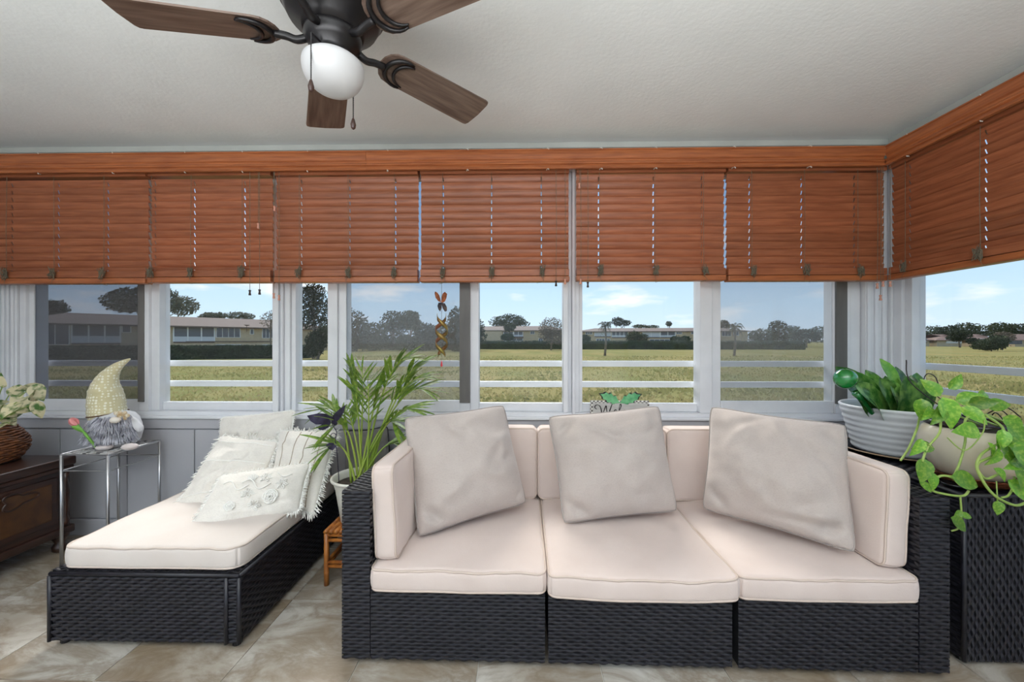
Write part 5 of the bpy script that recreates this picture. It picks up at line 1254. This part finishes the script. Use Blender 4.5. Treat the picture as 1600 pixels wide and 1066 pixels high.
# --- hedges: clipped blocks of leaves
def hedge(label, A, Bp, w, h, n, seed):
    rng = random.Random(seed); A, Bp = Vector(A), Vector(Bp); d = Bp-A; L_ = d.length; d.normalize(); nn = Vector((-d.y, d.x, 0))
    root = thing('hedge', label, 'hedge', A, group='clipped hedges along the far edge of the field')
    core = MB(); q = [A+d*u+nn*v+Vector((0, 0, z)) for u in (0, L_) for v in (-w*.42, w*.42) for z in (0, h*.94)]
    core.add(q, [(0, 1, 3, 2), (4, 6, 7, 5), (0, 4, 5, 1), (2, 3, 7, 6), (0, 2, 6, 4), (1, 5, 7, 3)]).build('hedge_core', G_hedge, root)
    mb = MB()
    for k in range(n):
        u = rng.uniform(0, L_); f = rng.random()
        if f < .62: v = -w*.45+rng.uniform(-.12, .08); z = rng.uniform(0, h)
        else: v = rng.uniform(-w*.5, w*.5); z = h+rng.uniform(-.12, .10)+.06*noise.noise(Vector((u*.6, 0, seed)))
        p = A+d*u+(nn if nn.dot(-A) < 0 else -nn)*v+Vector((0, 0, z)); a = Vector((rng.gauss(0, 1), rng.gauss(0, 1), rng.gauss(0, 1))).normalized(); b = a.orthogonal().normalized(); s = rng.uniform(.08, .20)
        mb.add([p-a*s, p+b*s*.6, p+a*s, p-b*s*.6], [(0, 1, 2, 3)])
    mb.build('foliage', G_hedge, root)['kind'] = 'stuff'
hedge('dark clipped hedge in front of the nearest apartment building', gp(-30, 36), gp(486, 46), 1.4, 1.36, 9000, 1)
hedge('long dark clipped hedge before the distant apartment buildings', gp(536, 98), gp(1255, 92), 2.0, 1.95, 9000, 2)

# --- trees
def crown(px, py, Y, rpx, rpy, base, ry=None):
    p = at(px, py, Y); return (tuple(p-Vector(base)), pxh(rpx, Y), ry or pxh(rpx, Y)*.8, pxh(rpy, Y))
def ptree(name, label, px, Y, crowns, mt, n, size, trunk, seed, z=GZ, group='trees beyond the field'):
    b = gp(px, Y, z); return tree(name, label, b, [crown(c[0], c[1], Y+(c[4] if len(c) > 4 else 0), c[2], c[3], b) for c in crowns], mt, n, size, trunk, seed, group)
ptree('tree', 'dark tree rising above the roof behind the dark screened light', 78, 95, [(78, 482, 26, 14)], G_dark, 900, .5, .3, 1, -2)
ptree('tree', 'large pale leafy tree behind the left end of the near roof', 235, 88, [(200, 470, 34, 20), (255, 470, 26, 22), (288, 478, 22, 16), (232, 455, 20, 12)], G_grey, 3000, .5, .4, 2, -2)
ptree('tree', 'low sparse tree just above the middle of the near roof', 335, 102, [(330, 495, 18, 7), (345, 493, 10, 5)], G_grey, 500, .5, .25, 3, -2)
ptree('tree', 'low sparse tree above the near roof beside the window post', 380, 124, [(372, 494, 16, 7), (388, 495, 10, 6)], G_grey, 450, .5, .25, 4, -2)
ptree('tree', 'tall dark tree with see through crown left of the hazy screened light', 490, 43.5, [(480, 470, 20, 22), (500, 480, 16, 22), (478, 500, 20, 14), (505, 510, 14, 18), (492, 455, 18, 12)], G_dark, 2600, .20, .22, 5)
ptree('weeping_palm_shrub', 'shaggy drooping dark palm at the foot of the tall dark tree', 496, 42, [(494, 535, 17, 18), (506, 520, 10, 14), (490, 548, 15, 10)], G_mid, 2400, .16, .2, 6)
ptree('tree', 'thin bare branched tree leaning by the left window post', 424, 58, [(419, 500, 12, 14), (426, 494, 8, 10)], G_dry, 260, .18, .12, 7, -1)
tl = [(552, 512, 24, 30), (585, 520, 22, 16), (614, 503, 20, 18), (640, 497, 16, 12), (662, 518, 20, 14), (690, 520, 20, 14), (716, 505, 18, 26), (740, 515, 16, 20)]
tn = ['round tree at the left end of the screened middle view', 'low tree second from the left in the screened middle view', 'tall tree in the middle of the screened middle view', 'small crowned tree just right of the tall one in the screened view', 'low tree left of the hanging spinner', 'low tree behind the hanging spinner', 'tall tree at the right end of the screened middle view', 'tree hidden behind the white sash right of the spinner']
for k, (px, py, rx, ry) in enumerate(tl):
    Y = 76+6*(k % 3); ptree('tree', tn[k], px, Y, [(px, py, rx, ry), (px+6, py+10, rx*.9, ry*.8), (px-4, 536, rx*1.15, 13)], G_mid if k % 2 else G_dark, 1200, .45, .25, 20+k)
ptree('tree', 'broad round tree above the distant roof left of the centre post', 795, 150, [(795, 502, 27, 11), (812, 508, 16, 9), (780, 508, 14, 8)], G_mid, 1500, .55, .4, 31, -2)
ptree('palm', 'small palm against the distant balcony', 796, 118, [(796, 512, 10, 6)], G_mid, 260, .45, .2, 32, -2)
ptree('tree', 'brownish sparse tree in front of the distant building beside the centre post', 861, 86, [(862, 512, 20, 16), (868, 527, 20, 12), (854, 522, 14, 10)], G_dry, 1300, .30, .2, 33)
ptree('bush', 'round green bush over the hedge before the distant balcony', 793, 108, [(793, 527, 11, 6)], G_hedge, 700, .3, .1, 34)
ptree('tree', 'dark round tree behind the roof right of the field palm', 970, 160, [(966, 503, 10, 7), (978, 505, 8, 5)], G_dark, 600, .5, .3, 35, -2)
ptree('bush', 'pale bush growing before the middle of the distant building', 993, 100, [(990, 527, 12, 9), (1004, 528, 10, 7)], G_mid, 900, .32, .1, 36)
ptree('bush', 'rounded green bush over the hedge at the right of the distant building', 1062, 104, [(1056, 530, 9, 5), (1070, 530, 9, 5)], G_hedge, 700, .3, .1, 37)
ptree('bush', 'rounded green bush over the hedge beside the centre post', 916, 104, [(914, 529, 9, 6)], G_hedge, 500, .3, .1, 38)
ptree('tree', 'small pale tree standing above the distant roof ridge', 1045, 170, [(1045, 506, 5, 4)], G_grey, 160, .5, .2, 39, -2)
ptree('tree', 'flat topped far trees above the distant roof ridge', 1005, 175, [(1000, 510, 12, 3), (1018, 511, 12, 3)], G_mid, 400, .5, .2, 40, -2)
tl = [(1190, 524, 20, 10), (1215, 512, 14, 11), (1238, 517, 14, 8), (1260, 522, 18, 8), (1290, 518, 22, 9), (1318, 520, 18, 10), (1345, 520, 20, 10), (1130, 508, 10, 8)]
tn = ['low far tree left in the right hand screened view', 'tallest round far tree in the right hand screened view', 'far tree just right of the tallest round one', 'low far tree in the middle of the right hand screened treeline', 'broad far tree at the right of the screened treeline', 'far tree by the dark strip of the right hand screened light', 'far tree hidden behind the corner post', 'far tree over the end of the distant building']
for k, (px, py, rx, ry) in enumerate(tl):
    Y = 118+16*(k % 3); ptree('tree', tn[k], px, Y, [(px, py, rx, ry), (px, 528, rx*1.1, 8)], G_dark if k % 2 else G_mid, 800, .5, .25, 50+k)
tn = ['dark far treetop beside the corner post in the right window', 'second far treetop from the corner in the right window', 'flat far treetop above the veranda house', 'dark round far tree between the low houses', 'far treetop above the garage house', 'wide flat far treetop above the bush', 'far dark tree right of the bush', 'far treetop at the right end of the right window view', 'last far treetop at the right picture edge']
for k, (px, py, rx, ry) in enumerate([(1410, 518, 14, 8), (1428, 522, 16, 8), (1455, 517, 22, 8), (1482, 519, 18, 10), (1508, 514, 18, 10), (1540, 516, 24, 8), (1566, 513, 18, 9), (1592, 515, 18, 9), (1622, 515, 20, 10)]):
    Y = 178+20*(k % 3); ptree('tree', tn[k], px, Y, [(px, py, rx, ry), (px+3, 524, rx, 7)], G_dark if k % 2 else G_mid, 700, .75, .35, 70+k, -1)
ptree('tree', 'dark spreading tree in front of the low houses', 1500, 120, [(1500, 524, 15, 8), (1494, 528, 12, 6)], G_dark, 900, .4, .25, 81)
ptree('bush', 'big round bush standing alone in the field outside the right window', 1550, 78, [(1548, 538, 20, 9), (1560, 533, 14, 9), (1535, 542, 14, 5)], G_mid, 1600, .30, .1, 82)
ptree('tree', 'brownish sparse tree behind the big round bush', 1566, 86, [(1568, 527, 14, 8)], G_dry, 500, .3, .15, 83)
ptree('bush', 'dark shrub at the wall of the garage house', 1520, 135, [(1520, 533, 9, 5)], G_dark, 350, .4, .1, 84)
# field palms
def palm(label, px, Y, py_top, base_py, seed, R=1.2):
    rng = random.Random(seed); b = gp(px, Y); t = at(px+1, py_top, Y); root = thing('palm_tree', label, 'palm tree', b, group='cabbage palms in the field')
    MB().tube([b-Vector((0, 0, .1)), b.lerp(t, .5)+Vector((.12, 0, 0)), t], [.17, .13, .11], 8).build('trunk', m_bark, root, smooth=True)
    for k in range(26):
        a = rng.uniform(0, 2*pi); el = rng.uniform(-.7, 1.1); d = Vector((cos(a)*cos(el), sin(a)*cos(el), sin(el))); e = t+d*R*rng.uniform(.75, 1.1)-Vector((0, 0, .25*R))
        q = bez(t, t+d*R*.6+Vector((0, 0, .25)), e, 6); mb = MB(); mb.tube(q, .02, 4)
        for i in range(1, 7):
            for s in (-1, 1):
                dd = (q[i]-q[i-1]).normalized(); sd_ = dd.cross(Vector((0, 0, 1))).normalized()*s; w = .35
                tip = q[i]+sd_*w*.8+dd*w*.7-Vector((0, 0, .25)); mb.add([q[i]-dd*.05, q[i]+dd*.05, tip], [(0, 1, 2)])
        mb.build('frond', G_mid if k % 3 else G_dry, root)
palm('slender palm standing alone in the field right of the centre post', 945, 53, 510, 556, 3, 1.05)
palm('palm in the field seen through the right hand screened light', 1147, 52, 512, 557, 4, 1.0)
